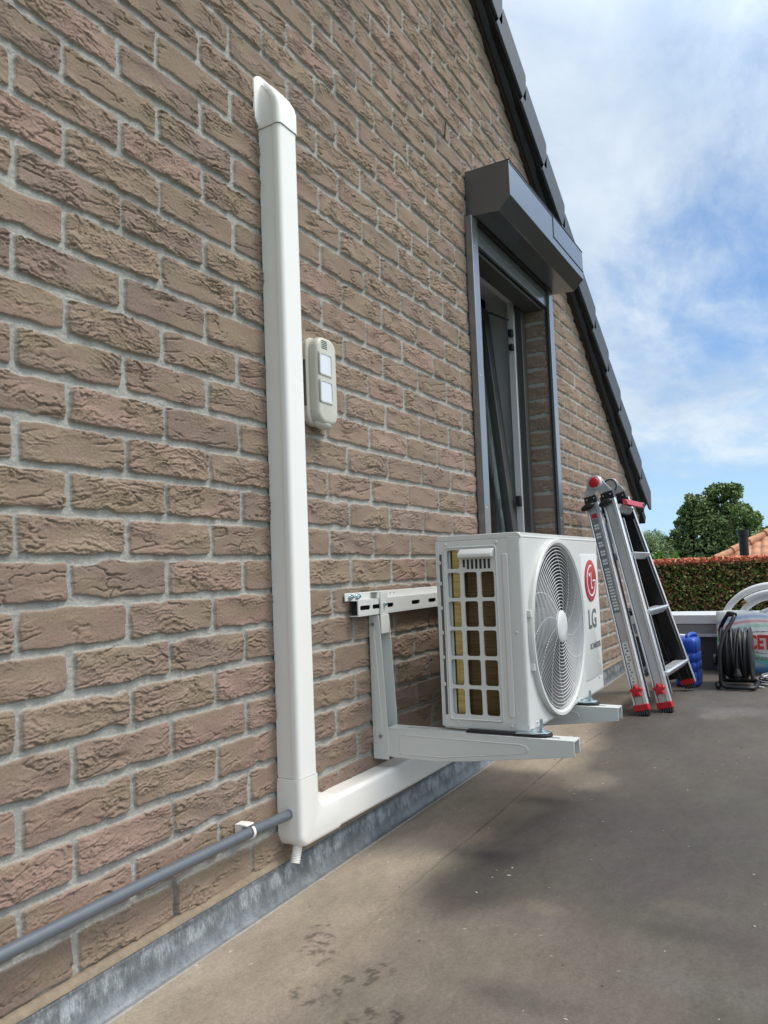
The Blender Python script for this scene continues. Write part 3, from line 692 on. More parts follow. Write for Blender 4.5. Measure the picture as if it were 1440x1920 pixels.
c.prism([(AX0+.002, AY0, AZ1-.012), (AX0+.002, AY0, AZ1+.002), (AX1-.010, AY0, AZ1+.002), (AX1-.003, AY0, AZ1-.001), (AX1+.0012, AY0, AZ1-.008), (AX1+.0012, AY0, AZ1-.012)], (0, AY1-AY0, 0)); c.build('top_panel', 'ac', ac, bevel=.0015)
c = MB(); c.box((AX0, AY1-.0015, AZ0), (AX1-.001, AY1+.0005, AZ1-.004)); c.box((AX0+.0005, AY1-.25, AZ0), (AX0+.002, AY1-.002, AZ1-.013)); c.build('far_panel', 'ac', ac)
c = MB(); c.box((AX0+.003, AY0+.003, AZ0-.006), (AX1-.003, AY1-.003, AZ0+.004)); c.box((AX0, AY0, AZ0-.002), (AX1+.0005, AY0+.0025, AZ0+.016)); c.build('base_pan', 'ac', ac, bevel=.001)
# rounded vertical front edge next to the side
c = MB(); pr = [(AX1-.034, AY0-.0012), (AX1-.007, AY0-.0012), (AX1-.002, AY0+.001), (AX1+.0008, AY0+.006), (AX1+.0008, AY0+.018), (AX1-.0005, AY0+.018), (AX1-.001, AY0+.006), (AX1-.034, AY0+.001)]
c.loft([[(a, b_, z) for a, b_ in pr] for z in (AZ0+.001, AZ1-.009)]); c.build('front_corner_post', 'ac', ac, bevel=.0006)
# side panel with grille windows (org at left-bottom: x = AX0, z = AZ0)
gx = [0, .018, .0300, .0660, .0765, .1145, .1250, .1620, .172, .186, .203, AX1-.033-AX0]
gz_ = [.016]
for k in range(5): gz_ += [.0318+.0759*k, .0988+.0759*k]
gz_ += [.4126, .4617, AZ1-.012-AZ0]
holes = []
for k in range(5):
    for i in (2, 4, 6): holes.append((i, i+1, 1+2*k, 2+2*k))
holes.append((2, 3, 11, 12))
c = MB(); plate_holes(c, (AX0, AY0, AZ0), (1, 0, 0), (0, 0, 1), gx, gz_, holes, .006, .006)
sp_ = c.build('side_panel', 'ac2', ac, smooth=25)
c = MB()
gcx, gcz, gw, gh = AX0+.0965, AZ0+.2440, .1470, .4490
frm = rrect(gcx, gcz, gw+.006, gh+.006, .010, 4); frm2 = rrect(gcx, gcz, gw, gh, .008, 4)
k = len(frm)
c.add([(a, AY0-.0001, b_) for a, b_ in frm]+[(a, AY0-.0032, b_) for a, b_ in frm2], [(i, (i+1) % k, (i+1) % k+k, i+k) for i in range(k)])
frm3 = rrect(gcx, gcz, gw-.006, gh-.006, .006, 4)
c.add([(a, AY0-.0032, b_) for a, b_ in frm2]+[(a, AY0-.0001, b_) for a, b_ in frm3], [(i, (i+1) % k, (i+1) % k+k, i+k) for i in range(k)])
c.build('grille_rim', 'ac2', sp_)
c = MB()   # pressed bar, edge strip with clips
for (cx, w, zc0, zc1, hgt) in ((AX0+.1945, .018, AZ0+.030, AZ0+.448, .0035),):
    r1 = rrect(cx, (zc0+zc1)/2, w, zc1-zc0, w*.42, 5); r2 = rrect(cx, (zc0+zc1)/2, w-.006, zc1-zc0-.006, w*.3, 5); k = len(r1)
    c.add([(a, AY0-.0002, b_) for a, b_ in r1]+[(a, AY0-hgt, b_) for a, b_ in r2], [(i, (i+1) % k, (i+1) % k+k, i+k) for i in range(k)]+[list(range(k, 2*k))])
c.build('pressed_rib', 'ac2', sp_)
c = MB(); c.box((AX0-.002, AY0-.002, AZ0+.001), (AX0+.007, AY0+.004, AZ1-.012)); c.build('rear_corner_post', 'ac', ac, bevel=.001)
c = MB(); c.box((AX0+.0085, AY0-.0006, AZ0+.03), (AX0+.0155, AY0-.0002, AZ0+.452)); c.build('side_slot', 'blade', sp_, smooth=0)
for z in (.11, .18, .245, .31, .375, .43):
    c = MB(); c.box((AX0+.006, AY0-.0035, AZ0+z-.005), (AX0+.013, AY0-.0007, AZ0+z+.004)); c.build('clip_tab', 'ac2', sp_, bevel=.0008)
# carry handle above small vents
c = MB(); hx0, hx1 = AX0+.069, AX0+.164
c.prism([(hx0+.004, AY0-.001, AZ0+.463), (hx0+.004, AY0-.012, AZ0+.461), (hx0, AY0-.022, AZ0+.449), (hx0, AY0-.022, AZ0+.440), (hx0, AY0-.003, AZ0+.437), (hx0, AY0-.001, AZ0+.440)], (hx1-hx0, 0, 0)); c.build('carry_handle', 'ac2', ac, bevel=.003, seg=3)
c = MB()
for i in range(7): c.box((AX0+.0765+i*.0118, AY0-.0014, AZ0+.4105+.005*(i == 0)), (AX0+.0822+i*.0118, AY0-.0002, AZ0+.4355))
c.build('vent_slot', 'dark', sp_, smooth=0)
for x, z in ((AX0+.029, AZ1-.021), (AX0+.174, AZ1-.021), (AX0+.045, AZ0+.013), (AX1-.045, AZ0+.010), (AX1-.020, AZ0+.246), (AX0+.005, AZ0+.38)):
    c = MB(); c.tube([(x, AY0-.0002, z), (x, AY0-.0035, z), (x, AY0-.0045, z)], [.0036, .0034, .0018], 12); c.build('casing_screw', 'screw', ac)
# coil behind the grille
c = MB(); c.box((AX0+.040, AY0+.034, AZ0+.01), (AX0+.168, AY0+.040, AZ1-.02)); c.build('condenser_coil', 'coil', ac, smooth=0)
c = MB(); c.box((AX0+.036, AY0+.016, AZ0+.01), (AX0+.0655, AY0+.024, AZ1-.02)); c.build('coil_bend', 'coil_gold', ac, bevel=.003)
c = MB(); c.box((AX0+.0006, AY0+.006, AZ0+.004), (AX0+.0022, AY0+.34, AZ1-.014)); c.build('rear_guard', 'ac', ac, smooth=0)
c = MB(); N_ = 64
c.loft([[(x_, FC[0]+rr*math.cos(2*math.pi*j/N_), FC[1]+rr*math.sin(2*math.pi*j/N_)) for j in range(N_)] for x_, rr in ((AX1-.13, .216), (AX1-.05, .2195), (AX1-.012, .226), (AX1-.006, .2312))], True, False)
c.build('fan_shroud', 'shroud', ac)
c = MB(); c.box((AX0+.169, AY0+.012, AZ0+.01), (AX0+.174, AY0+.05, AZ1-.02)); c.box((AX0+.020, AY0+.012, AZ0+.01), (AX0+.0345, AY0+.016, AZ1-.02)); c.build('coil_end_and_light_strip', 'bracket', ac, smooth=0)  # second box: pale strip added to make the gap beside the coil look lit
c = MB(); c.box((AX0+.06, AY0+.08, AZ0+.008), (AX0+.065, AY1-.26, AZ1-.016)); c.box((AX0+.06, AY1-.26, AZ0+.008), (AX1-.04, AY1-.255, AZ1-.016)); c.build('fan_chamber', 'blade', ac, smooth=0)
# fan and its guard
c = MB()
for k in range(3):
    a0 = 2*math.pi*k/3; g = []
    for i in range(7):
        rr = .05+.17*i/6; row = []
        for j in range(9):
            a = a0+(j/8-.5)*(1.5-.45*i/6)+.5*i/6; row.append((AX1-.075+(.045)*(j/8-.5), FC[0]+rr*math.cos(a), FC[1]+rr*math.sin(a)))
        g.append(row)
    c.loft(g, closed=False, caps=False)
c.cyl((AX1-.12, *FC), (AX1-.045, *FC), .055, 24); c.build('fan_blade', 'blade', ac)
gd = MB(); GR0 = .228
def gxx(r): return AX1+.008+.004*(1-(r/GR0)**2.4)
nr = 20
for i in range(nr):
    r = .044+(GR0-.044)*i/(nr-.5); N_ = 72
    gd.tube([(gxx(r), FC[0]+r*math.cos(2*math.pi*j/N_), FC[1]+r*math.sin(2*math.pi*j/N_)) for j in range(N_)], .00100, 5, closed=True)
for k in range(12):          # swept spokes
    a0 = 2*math.pi*k/12; gd.tube([(gxx(r)-.0012, FC[0]+r*math.cos(a0+(r-.04)*3.2), FC[1]+r*math.sin(a0+(r-.04)*3.2)) for r in [.038+(GR0-.036)*j/10 for j in range(11)]],   .0008, 5)
gg = gd.build('fan_guard', 'guard', ac)
c = MB(); c.tube([(gxx(.04)-.003, *FC), (gxx(.04)+.002, *FC), (gxx(.04)+.005, *FC), (gxx(.04)+.006, *FC)], [.045, .045, .041, .02], 40); c.build('guard_hub', 'guard', gg, smooth=50)
c = MB(); N_ = 96; rings = []
for (rx, rr) in ((AX1-.002, .2465), (AX1+.010, .2465), (AX1+.0145, .2435), (AX1+.0145, .236), (AX1+.010, .230), (AX1-.002, .229)):
    rings.append([(rx, FC[0]+rr*math.cos(2*math.pi*j/N_), FC[1]+rr*math.sin(2*math.pi*j/N_)) for j in range(N_)])
c.loft([[r[j] for r in rings] for j in range(N_)]+[[r[0] for r in rings]], True, False); c.build('guard_ring', 'ac', gg, smooth=30)
for a in (168, 200, 20, -20):
    c = MB(); p = (FC[0]+.2475*math.cos(R(a)), FC[1]+.2475*math.sin(R(a))); c.box((AX1-.001, p[0]-.006, p[1]-.009), (AX1+.010, p[0]+.006, p[1]+.009)); c.build('guard_lug', 'ac', gg, bevel=.001)
# badge panel
c = MB(); r1 = rrect(1.7025, .557, .207, .402, .012, 4); r2 = rrect(1.7030, .557, .200, .395, .010, 4); k = len(r1)
c.add([(AX1-.0004, a, b_) for a, b_ in r1]+[(AX1+.0022, a, b_) for a, b_ in r2], [(i, (i+1) % k, (i+1) % k+k, i+k) for i in range(k)]+[list(range(k, 2*k))]); c.build('badge_panel', 'ac', ac)
LC = (1.704, .6705)
lg = MB(); lg.tube([(AX1+.0022, *LC), (AX1+.0048, *LC), (AX1+.0056, *LC)], [.067, .067, .063], 48); lo_ = lg.build('logo_disc', 'red', ac, smooth=30)
c = MB()
def arcband(a0, a1, ra, rb, n_=40):
    pa = [(LC[0]+ra*math.cos(R(a0+(a1-a0)*i/n_)), LC[1]+ra*math.sin(R(a0+(a1-a0)*i/n_))) for i in range(n_+1)]
    pb = [(LC[0]+rb*math.cos(R(a0+(a1-a0)*i/n_)), LC[1]+rb*math.sin(R(a0+(a1-a0)*i/n_))) for i in range(n_+1)]
    for i in range(n_): c.prism([(AX1+.0050, *pa[i]), (AX1+.0050, *pa[i+1]), (AX1+.0050, *pb[i+1]), (AX1+.0050, *pb[i])], (.0013, 0, 0))
arcband(80, 360, .046, .051)
def lrect(a0, b0, a1, b1): c.box((AX1+.0050, LC[0]+a0, LC[1]+b0), (AX1+.0064, LC[0]+a1, LC[1]+b1))
lrect(.016, -.003, .051, .002); lrect(-.003, -.026, .002, .026); lrect(.0021, -.026, .015, -.021)
c.tube([(AX1+.005, LC[0]-.021, LC[1]+.019), (AX1+.0064, LC[0]-.021, LC[1]+.019)], [.0062, .0062], 16)
c.build('logo_mark', 'white_mark', lo_, smooth=30)
text('LG', .084, (AX1+.0026, 1.706, .544), (0, 1, 0), (0, 0, 1), 'grey_text', ac, 'lettering', .0008, .98, .0016)
text('DC INVERTER', .0255, (AX1+.0026, 1.727, .459), (0, 1, 0), (0, 0, 1), 'grey_text', ac, 'small_lettering', .0005, .80, .0005)
for y, z in ((1.76, .40), (1.76, .352), (1.13, .325), (1.50, .330)):
    c = MB(); c.tube([(AX1, y, z), (AX1+.003, y, z), (AX1+.004, y, z)], [.0034, .0032, .0015], 10); c.build('front_screw', 'screw', ac)
# feet: pressed tabs with rubber pads and bolts, one at each beam
for y in (1.080, 1.535):
    f = MB(); f.prism([(x_, y_, AZ0-.004) for x_, y_ in [(AX1-.03, y-.030), (AX1+.022, y-.026), (AX1+.046, y-.014), (AX1+.050, y), (AX1+.046, y+.014), (AX1+.022, y+.026), (AX1-.03, y+.030)]], (0, 0, .0035)); fo = f.build('mounting_foot', 'zincbolt', ac, bevel=.001)
    f = MB(); f.prism([(x_, y_, AZ0-.0105) for x_, y_ in [(.28, y-.026), (AX1+.03, y-.026), (AX1+.050, y-.018), (AX1+.057, y), (AX1+.050, y+.018), (AX1+.03, y+.026), (.28, y+.026)]], (0, 0, .0062)); f.build('rubber_pad', 'rubber', fo, bevel=.002)
    f = MB(); bx = AX1+.028; f.cyl((bx, y, AZ0-.0004), (bx, y, AZ0+.0012), .012, 20); f.cyl((bx, y, AZ0+.0013), (bx, y, AZ0+.0075), .0075, 6); f.cyl((bx, y, AZ0+.0076), (bx, y, AZ0+.030), .0042, 10)
    f.cyl((bx-.030, y+.004, AZ0-.0004), (bx-.030, y+.004, AZ0+.004), .008, 6); f.build('bolt', 'zincbolt', fo)

# ---------------------------------------------------------------- wall bracket
wb = thing('wall_bracket', (.03, 1.07, .30), 'white steel wall bracket with rail and two arms carrying the outdoor unit', 'bracket')
b = MB(); RZ0, RZ1 = .608, .672; RY0, RY1 = .925, 1.78
b.mi = 0
b.prism([(.004, RY0, RZ1), (.007, RY0, RZ1), (.007, RY0, .6505), (.004, RY0, .6505)], (0, RY1-RY0, 0))
b.prism([(.0072, RY0+.022, .6525), (.0072, RY0+.022, .6495), (.030, RY0+.022, .6495), (.030, RY0+.022, .6525)], (0, RY1-RY0-.022, 0))
plate_holes(b, (.033, RY0+.022, .612), (0, 1, 0), (0, 0, 1), [0, .010, .062, .074, .126, .138, .19, .30, .352, .41, .462, .80], [0, .013, .025, .0405], [(1, 2, 1, 2), (3, 4, 1, 2), (5, 6, 1, 2), (7, 8, 1, 2), (9, 10, 1, 2)], .003, .004)
b.prism([(.0045, RY0+.022, .6115), (.0045, RY0+.022, .6085), (.033, RY0+.022, .6085), (.033, RY0+.022, .6115)], (0, RY1-RY0-.022, 0))
b.build('rail', 'bracket', wb, bevel=.0012)
b = MB(); b.box((.0075, RY0+.03, .611), (.010, RY1, .649)); b.build('rail_inside', 'dark', wb, smooth=0)
for y in (.948, .982):
    b = MB(); b.cyl((.0072, y, .661), (.0095, y, .661), .0085, 20); b.cyl((.0096, y, .661), (.0155, y, .661), .0068, 6); b.cyl((.0156, y, .661), (.020, y, .661), .0038, 10); b.build('rail_bolt', 'zincbolt', wb)
for y in (1.165, 1.185):
    b = MB(); b.cyl((.0071, y, .664), (.0076, y, .664), .0018, 8); b.build('rivet_hole', 'dark', wb)
for ya, nm in ((1.045, 'near'), (1.497, 'far')):
    yb = ya+.058; PZ0, PZ1 = .216, .606
    a = MB()   # channel post, open to the front, side cheeks tapering upwards
    a.prism([(.004, ya, PZ0), (.052, ya, PZ0), (.052, ya, PZ0+.02), (.050, ya, .33), (.038, ya, PZ1-.02), (.036, ya, PZ1), (.004, ya, PZ1)], (0, .0028, 0))
    a.prism([(.004, yb-.0028, PZ0), (.050, yb-.0028, PZ0), (.050, yb-.0028, .33), (.038, yb-.0028, PZ1-.02), (.036, yb-.0028, PZ1), (.004, yb-.0028, PZ1)], (0, .0028, 0))
    a.box((.0035, ya+.003, PZ0+.004), (.0065, yb-.003, PZ1-.003))
    po = a.build('post', 'bracket', wb, bevel=.001)
    a = MB()   # embossed stiffening on the near cheek
    em = [(.016, .565), (.021, .565), (.036, .30), (.036, .288), (.026, .268), (.016, .256), (.012, .268), (.012, .55)]
    a.prism([(x, ya-.0014, z) for x, z in em], (0, .0015, 0)); a.build('embossing', 'bracket', po, bevel=.0012, seg=2)
    a = MB(); a.box((.034, ya+.010, .560), (.040, ya+.046, .668)); a.box((.007, ya+.010, .6690), (.040, ya+.046, .6715)); a.box((.0375, ya+.006, .555), (.0405, ya+.050, .607)); a.build('hook_plate', 'bracket', wb, bevel=.0015)
    a = MB(); a.cyl((.041, ya+.028, .637), (.0455, ya+.028, .637), .006, 12); a.cyl((.0455, ya+.028, .637), (.050, ya+.028, .637), .0035, 6); a.build('bolt', 'zincbolt', wb)
    for bx_, bz_ in ((.018, .582), (.030, .278)):
        a = MB(); a.cyl((bx_, ya-.0002, bz_), (bx_, ya-.004, bz_), .0052, 12); a.build('bolt', 'zincbolt', wb)
    # arm: folded channel open below, tapering to the tip
    BXE, ZT = .566, .3015
    a = MB(); y0_, y1_ = ya+.002, ya+.050
    sidep = [(.050, ZT-.003), (.050, .226), (.060, .2235), (.20, .222), (.30, .232), (BXE, .2635), (BXE, ZT-.003)]
    a.prism([(x, y0_, z) for x, z in sidep], (0, .0028, 0)); a.prism([(x, y1_-.0028, z) for x, z in sidep], (0, .0028, 0))
    plate_holes(a, (.050, y0_, ZT), (1, 0, 0), (0, 1, 0), [0, .05, .12, .145, .215, .34, .395, .475, BXE-.05], [0, .019, .029, .048], [(1, 2, 1, 2), (3, 4, 1, 2), (6, 7, 1, 2)], .003, .004)
    ao = a.build('arm', 'bracket', wb, bevel=.0012)
    a = MB(); r1 = [(.085, .284), (.085, .236), (.09, .232), (.21, .232), (.32, .246), (.44, .262), (.452, .270), (.448, .282), (.43, .286), (.09, .288)]
    k = len(r1); cx = sum(p[0] for p in r1)/k; cz = sum(p[1] for p in r1)/k
    r2 = [(x+(cx-x)*.02, z+(.262-z)*.10) for x, z in r1]; r3 = [(x+(cx-x)*.03, z+(.262-z)*.17) for x, z in r1]
    a.add([(x, y0_-.0001, z) for x, z in r1]+[(x, y0_-.0016, z) for x, z in r2]+[(x, y0_-.0003, z) for x, z in r3], [(i, (i+1) % k, (i+1) % k+k, i+k) for i in range(k)]+[(i+k, (i+1) % k+k, (i+1) % k+2*k, i+2*k) for i in range(k)])
    a.build('pressed_panel', 'bracket', ao)

# ---------------------------------------------------------------- white duct (cable trunking)
du = thing('pipe_duct', (.03, .66, .15), 'white plastic pipe duct rising up the wall, turning through an elbow below the bracket', 'pipe duct')
DY0, DY1, DX = .6285, .7000, .0635
def duct_prof(y0, y1, x, r=.011, inset=.0):
    pts = [(.0015, y0+.0022), (x-.0180, y0+.0022), (x-.0175, y0-.0002)]
    pts += [(x-r+r*math.sin(R(t)), y0+r-r*math.cos(R(t))) for t in range(0, 91, 15)]
    pts += [(x-r+r*math.cos(R(t)), y1-r+r*math.sin(R(t))) for t in range(0, 91, 15)]
    pts += [(x-.0175, y1+.0002), (x-.0180, y1-.0022), (.0015, y1-.0022)]
    return pts
m = MB(); m.loft([[(a, b_, z) for a, b_ in duct_prof(DY0, DY1, DX)] for z in (.245, 1.80)]); m.build('vertical_trunking', 'pvc', du, smooth=30)
m = MB(); hz0, hz1 = .119, .194
m.loft([[(a, y, b_) for a, b_ in duct_prof(hz0, hz1, DX)] for y in (.75, 1.62)]); m.build('horizontal_trunking', 'pvc', du, smooth=30)
m = MB()   # elbow, L-shaped outline with rounded outer and inner corners
ey0, ey1, ez0, ez1 = DY0-.0025, .782, hz0-.003, .268
def arcp(cx, cy, r, a0, a1, n_=8): return [(cx+r*math.cos(R(a0+(a1-a0)*i/n_)), cy+r*math.sin(R(a0+(a1-a0)*i/n_))) for i in range(n_+1)]
outl = [(ey0, ez1), *arcp(ey0+.030, ez0+.030, .030, 180, 270), (ey1, ez0), (ey1, hz1+.0025), *arcp(DY1+.0025+.022, hz1+.0025+.022, .022, 270, 180), (DY1+.0025, ez1)]
k = len(outl)
def inset(o_, d):
    r_ = []
    for i in range(len(o_)):
        p, q, s_ = Vector(o_[i-1]), Vector(o_[i]), Vector(o_[(i+1) % len(o_)])
        e1 = (q-p).normalized(); e2 = (s_-q).normalized(); nn_ = Vector((-e1.y-e2.y, e1.x+e2.x)); L_ = nn_.length
        nn_ = nn_/L_; kk = d/max(.35, nn_.dot(Vector((-e1.y, e1.x)))); r_.append((q.x+nn_.x*kk, q.y+nn_.y*kk))
    return r_
rg = []
EX = DX+.0025
for x, d in ((.0015, 0), (EX-.012, 0), (EX-.0085, .0009), (EX-.0045, .003), (EX-.0015, .0065), (EX, .012)):
    o2 = inset(outl, d); o2 = [(min(max(a, ey0), ey1), min(max(b_, ez0), ez1)) for a, b_ in o2]
    # straight open ends stay square
    o2[0] = (o2[0][0], ez1); o2[-1] = (o2[-1][0], ez1); i1 = 10; o2[i1] = (ey1, o2[i1][1]); o2[i1+1] = (ey1, o2[i1+1][1])
    rg.append([(x, a, b_) for a, b_ in o2])
m.loft(rg); m.build('elbow', 'pvc', du, smooth=32)
for pa_, nm_ in (([[(a, y, b_) for a, b_ in duct_prof(hz0-.0004, hz1+.0004, DX+.0006)] for y in (.7825, .7832)], 'joint_line'), ([[(a, b_, z) for a, b_ in duct_prof(DY0-.0004, DY1+.0004, DX+.0006)] for z in (.2686, .2692)], 'joint_line'), ([[(a, b_, z) for a, b_ in duct_prof(DY0-.0004, DY1+.0004, DX+.0006)] for z in (1.7872, 1.7878)], 'joint_line')):
    m = MB(); m.loft(pa_); m.build(nm_, 'mid_grey', du, smooth=30)
m = MB(); rg = []   # end cap leaning back to the wall
for z, x, yi in ((1.788, DX+.003, .003), (1.835, DX+.003, .003), (1.852, DX-.001, .004), (1.872, DX-.012, .006), (1.892, DX-.028, .010), (1.906, DX-.044, .018), (1.912, .010, .026)):
    rg.append([(a, b_, z) for a, b_ in duct_prof(DY0-.003+(yi-.003), DY1+.003-(yi-.003), x, min(.012, x*.4))])
m.loft(rg); co = m.build('end_cap', 'pvc', du, smooth=50)
m = MB(); m.loft([[(x_, a, b_) for a, b_ in rrect(.6645, 1.853+.004, .102-q, .135-q, .030, 6)] for x_, q in ((.0012, 0), (.005, .002), (.007, .012))]); m.build('cap_flange', 'pvc', co, smooth=40)
m = MB()
pts = [(.038, .6490-.0006*i, hz0-.002-.0016*i) for i in range(22)]
m.tube(pts, [.0118 if i % 2 else .0098 for i in range(22)], 14); m.build('corrugated_drain', 'pvc', du, smooth=25)

pp = thing('condensate_pipe', (.033, 0, .2), 'grey plastic condensate pipe running along the wall into the duct elbow', 'pipe')
m = MB(); m.tube([(.033, -.95, .184), (.033, -.45, .188), (.033, -.05, .1915), (.033, .25, .1950), (.033, .51, .1945), (.033, .64, .1915)], .0110, 24)
m.build('pipe', 'grey_pvc', pp)
m = MB(); cy_ = .495
for s_ in (0,):
    m.loft([[(.033+rr*math.cos(a), cy_+s_*.010+w_, .1945+rr*math.sin(a)) for rr, w_ in ((.0115, -.0035), (.0150, -.0035), (.0150, .0035), (.0115, .0035))] for a in [R(t) for t in range(-200, 61, 20)]], True)
m.box((.0015, cy_-.012, .184), (.0190, cy_+.012, .2105)); m.box((.012, cy_-.012, .2075), (.034, cy_+.012, .2110)); m.build('pipe_clip', 'pvc', pp, bevel=.001)

# ---------------------------------------------------------------- motion detector
md = thing('motion_detector', (.03, .82, 1.2), 'cream outdoor motion detector with two square lenses on the brick wall', 'motion detector')
m = MB(); yc, zc_m, w_, h_ = .818, 1.212, .088, .226
m.loft([[(x, a, b_) for a, b_ in rrect(yc-.004, zc_m-.002, w_+.004-q, h_-q, max(.006, .030-q/2), 7)] for x, q in ((.004, .004), (.018, 0), (.021, .004))]); m.build('back_box', 'sensor', md, smooth=40)
m = MB(); m.loft([[(x, a, b_) for a, b_ in rrect(yc+.003, zc_m, w_-.002-q, h_-.004-q, max(.010, .030-q/2), 7)] for x, q in ((.0215, .003), (.036, 0), (.0435, .003), (.047, .010), (.048, .020))]); bo = m.build('cover', 'sensor', md, smooth=50)
for z in (1.252, 1.182):
    m = MB(); fr = [[(x, a, b_) for a, b_ in rrect(yc-.007, z, .056-q, .058-q, .005, 3)] for x, q in ((.0470, 0), (.0505, .001), (.0505, .009), (.0485, .010))]
    m.loft(fr, True, False); fo = m.build('lens_frame', 'sensor', md, smooth=30); m = MB(); m.loft([[(x, a, b_) for a, b_ in rrect(yc-.007, z, .060-q, .062-q, .006, 3)] for x, q in ((.0472, 0), (.0478, .0006))]); m.build('lens_recess', 'mid_grey', fo, smooth=0)
    m = MB(); m.loft([[(.0484+.0012*math.cos(t_*1.2), yc-.007+.0232*t_, z+s_*.0242) for t_ in [i/8-1 for i in range(17)]] for s_ in (-1, 1)], False, False); m.build('lens', 'lens', fo)
m = MB()
for i in range(5): m.box((.0478, yc-.022, 1.292+i*.0046), (.0486, yc+.002, 1.2938+i*.0046))
m.build('vent_slit', 'dark', md, smooth=0)
m = MB(); m.box((.006, yc-w_/2-.0068, 1.145), (.017, yc-w_/2-.0057, 1.262)); m.build('side_gasket', 'blade', md)
m = MB(); m.ball((.028, yc+.003, 1.104), (.018, .034, .014), 18, 10); m.build('tamper_dome', 'sensor', md)

# ---------------------------------------------------------------- folding ladder leaning on the wall
ld = thing('folding_ladder', (.40, 3.0, .04), 'folded aluminium multi-position ladder with red knobs leaning against the brick wall', 'ladder')
ER = Vector((.055, .998, 0)).normalized()
def stile(base, top, w, t, m_main, parent, name, near=True, ribs=True, dark=False):
    """box section from base to top; w across (x-like), t along the rung direction"""
    B, T = Vector(base), Vector(top); ax = (T-B).normalized(); wd_ = ER.cross(ax).normalized()
    if wd_.x < 0: wd_ = -wd_
    td = ax.cross(wd_).normalized()
    if td.y > 0: td = -td                       # td points to the viewer's side
    L = (T-B).length
    def blk(mb, a0, a1, w0, w1, t0, t1):
        q = lambda a, b_, c_: B+ax*a+wd_*b_+td*c_
        mb.hexa([q(a0, w0, t0), q(a0, w1, t0), q(a0, w1, t1), q(a0, w0, t1), q(a1, w0, t0), q(a1, w1, t0), q(a1, w1, t1), q(a1, w0, t1)])
    m = MB(); blk(m, 0, L, -w/2+.004, w/2-.004, -t/2, t/2-.004)
    so_ = m.build(name, m_main, parent, bevel=.001)
    if ribs:
        for nm_, w0, w1, t1 in (('edge_rib', -w/2, -w/2+.009, t/2), ('edge_rib', w/2-.020, w/2, t/2)):
            m = MB(); blk(m, 0, L, w0, w1, -t/2-.001, t1); m.build(nm_, 'alu_bright' if not dark else 'alu_dark', so_, bevel=.0022)
        m = MB(); blk(m, 0, L, -w/2+.0092, -w/2+.0125, t/2-.0045, t/2-.0032); blk(m, 0, L, w/2-.0165, w/2-.0145, t/2-.001, t/2+.0004); m.build('groove', 'blade', so_, smooth=0)
    return so_, B, ax, wd_, td, L, blk
SW = .064
A_ = stile((.366, 2.757, .085), (.152, 2.930, 1.020), SW, .028, 'alu', ld, 'stile')
B_ = stile((.449, 2.853, .085), (.232, 2.930, 1.035), SW, .028, 'alu', ld, 'stile')
fb, ft = Vector((.464, 3.420, .110)), Vector((.214, 3.280, 1.060))
fa, fta = Vector((.394, 3.370, .110)), Vector((.144, 3.280, 1.050))
FB = stile(fb, ft, .072, .028, 'alu_dark', ld, 'far_stile', ribs=True, dark=True)
FA = stile(fa, fta, .086, .028, 'alu_dark', ld, 'far_stile', ribs=True, dark=True)
for (Q, du_) in ((FB, .0), ):                   # bright outer edge of the far stile
    m = MB(); Q[6](m, -.02, Q[5], .0365, .0405, -.012, .012); m.build('edge_strip', 'alu_bright', Q[0], bevel=.001)
# inner telescoping sections
for (Q, nm_) in ((A_, 0), (B_, 1)):
    m = MB(); Q[6](m, .03 if nm_ else .02, Q[5]-.1, -SW/2+.006, SW/2-.004, -.058, -.0155); io = m.build('inner_stile', 'alu_dark', ld, bevel=.001)
    m = MB(); Q[6](m, .03, Q[5]-.1, SW/2-.0035, SW/2-.0005, -.058, -.053); m.build('edge_strip', 'alu_bright', io, bevel=.0006)
for Q in (FA, FB):
    m = MB(); Q[6](m, .10, Q[5]-.12, -.036, .034, .0145, .050); m.build('inner_stile', 'alu_dark', ld, bevel=.001)
# feet
for Q, f in ((A_, .95), (B_, .95), (FB, .5)):
    m = MB(); s_ = 1 if f > .9 else .8
    Q[6](m, -.026, .001, -SW/2-.002, SW/2+.002, -.018*s_, .018*s_); ft_ = m.build('foot_cap', 'redplastic', ld, bevel=.002)
    m = MB(); q = lambda a, b_, c_: Q[1]+Q[2]*a+Q[3]*b_+Q[4]*c_
    L0 = -.046
    m.hexa([q(L0, -.020, -.012), q(L0-.006, .026, -.012), q(L0-.006, .026, .012), q(L0, -.020, .012), q(-.0262, -SW/2+.004, -.016), q(-.0262, SW/2, -.016), q(-.0262, SW/2, .016), q(-.0262, -SW/2+.004, .016)])
    m.build('rubber_shoe', 'rubber', ft_, bevel=.001)
    m = MB()
    for i in range(5): Q[6](m, -.044, -.0275, -.022+i*.0105, -.0185+i*.0105, .010, .0185)
    m.build('shoe_ribs', 'blade', ft_, bevel=.0005)
# red star knobs
for Q in (A_, B_):
    c0 = Q[1]+Q[2]*.060+Q[4]*.016
    r1 = []
    for i in range(40):
        a = 2*math.pi*i/40; rr = .0235+.0055*math.cos(5*a); r1.append((rr*math.cos(a+.3), rr*math.sin(a+.3)))
    m = MB(); m.loft([[c0+Q[3]*x*k_+Q[2]*y*k_+Q[4]*h_ for x, y in r1] for h_, k_ in ((0, .9), (.006, 1.0), (.016, 1.0), (.021, .9), (.023, .6))]); m.build('star_knob', 'redplastic', ld, smooth=35)
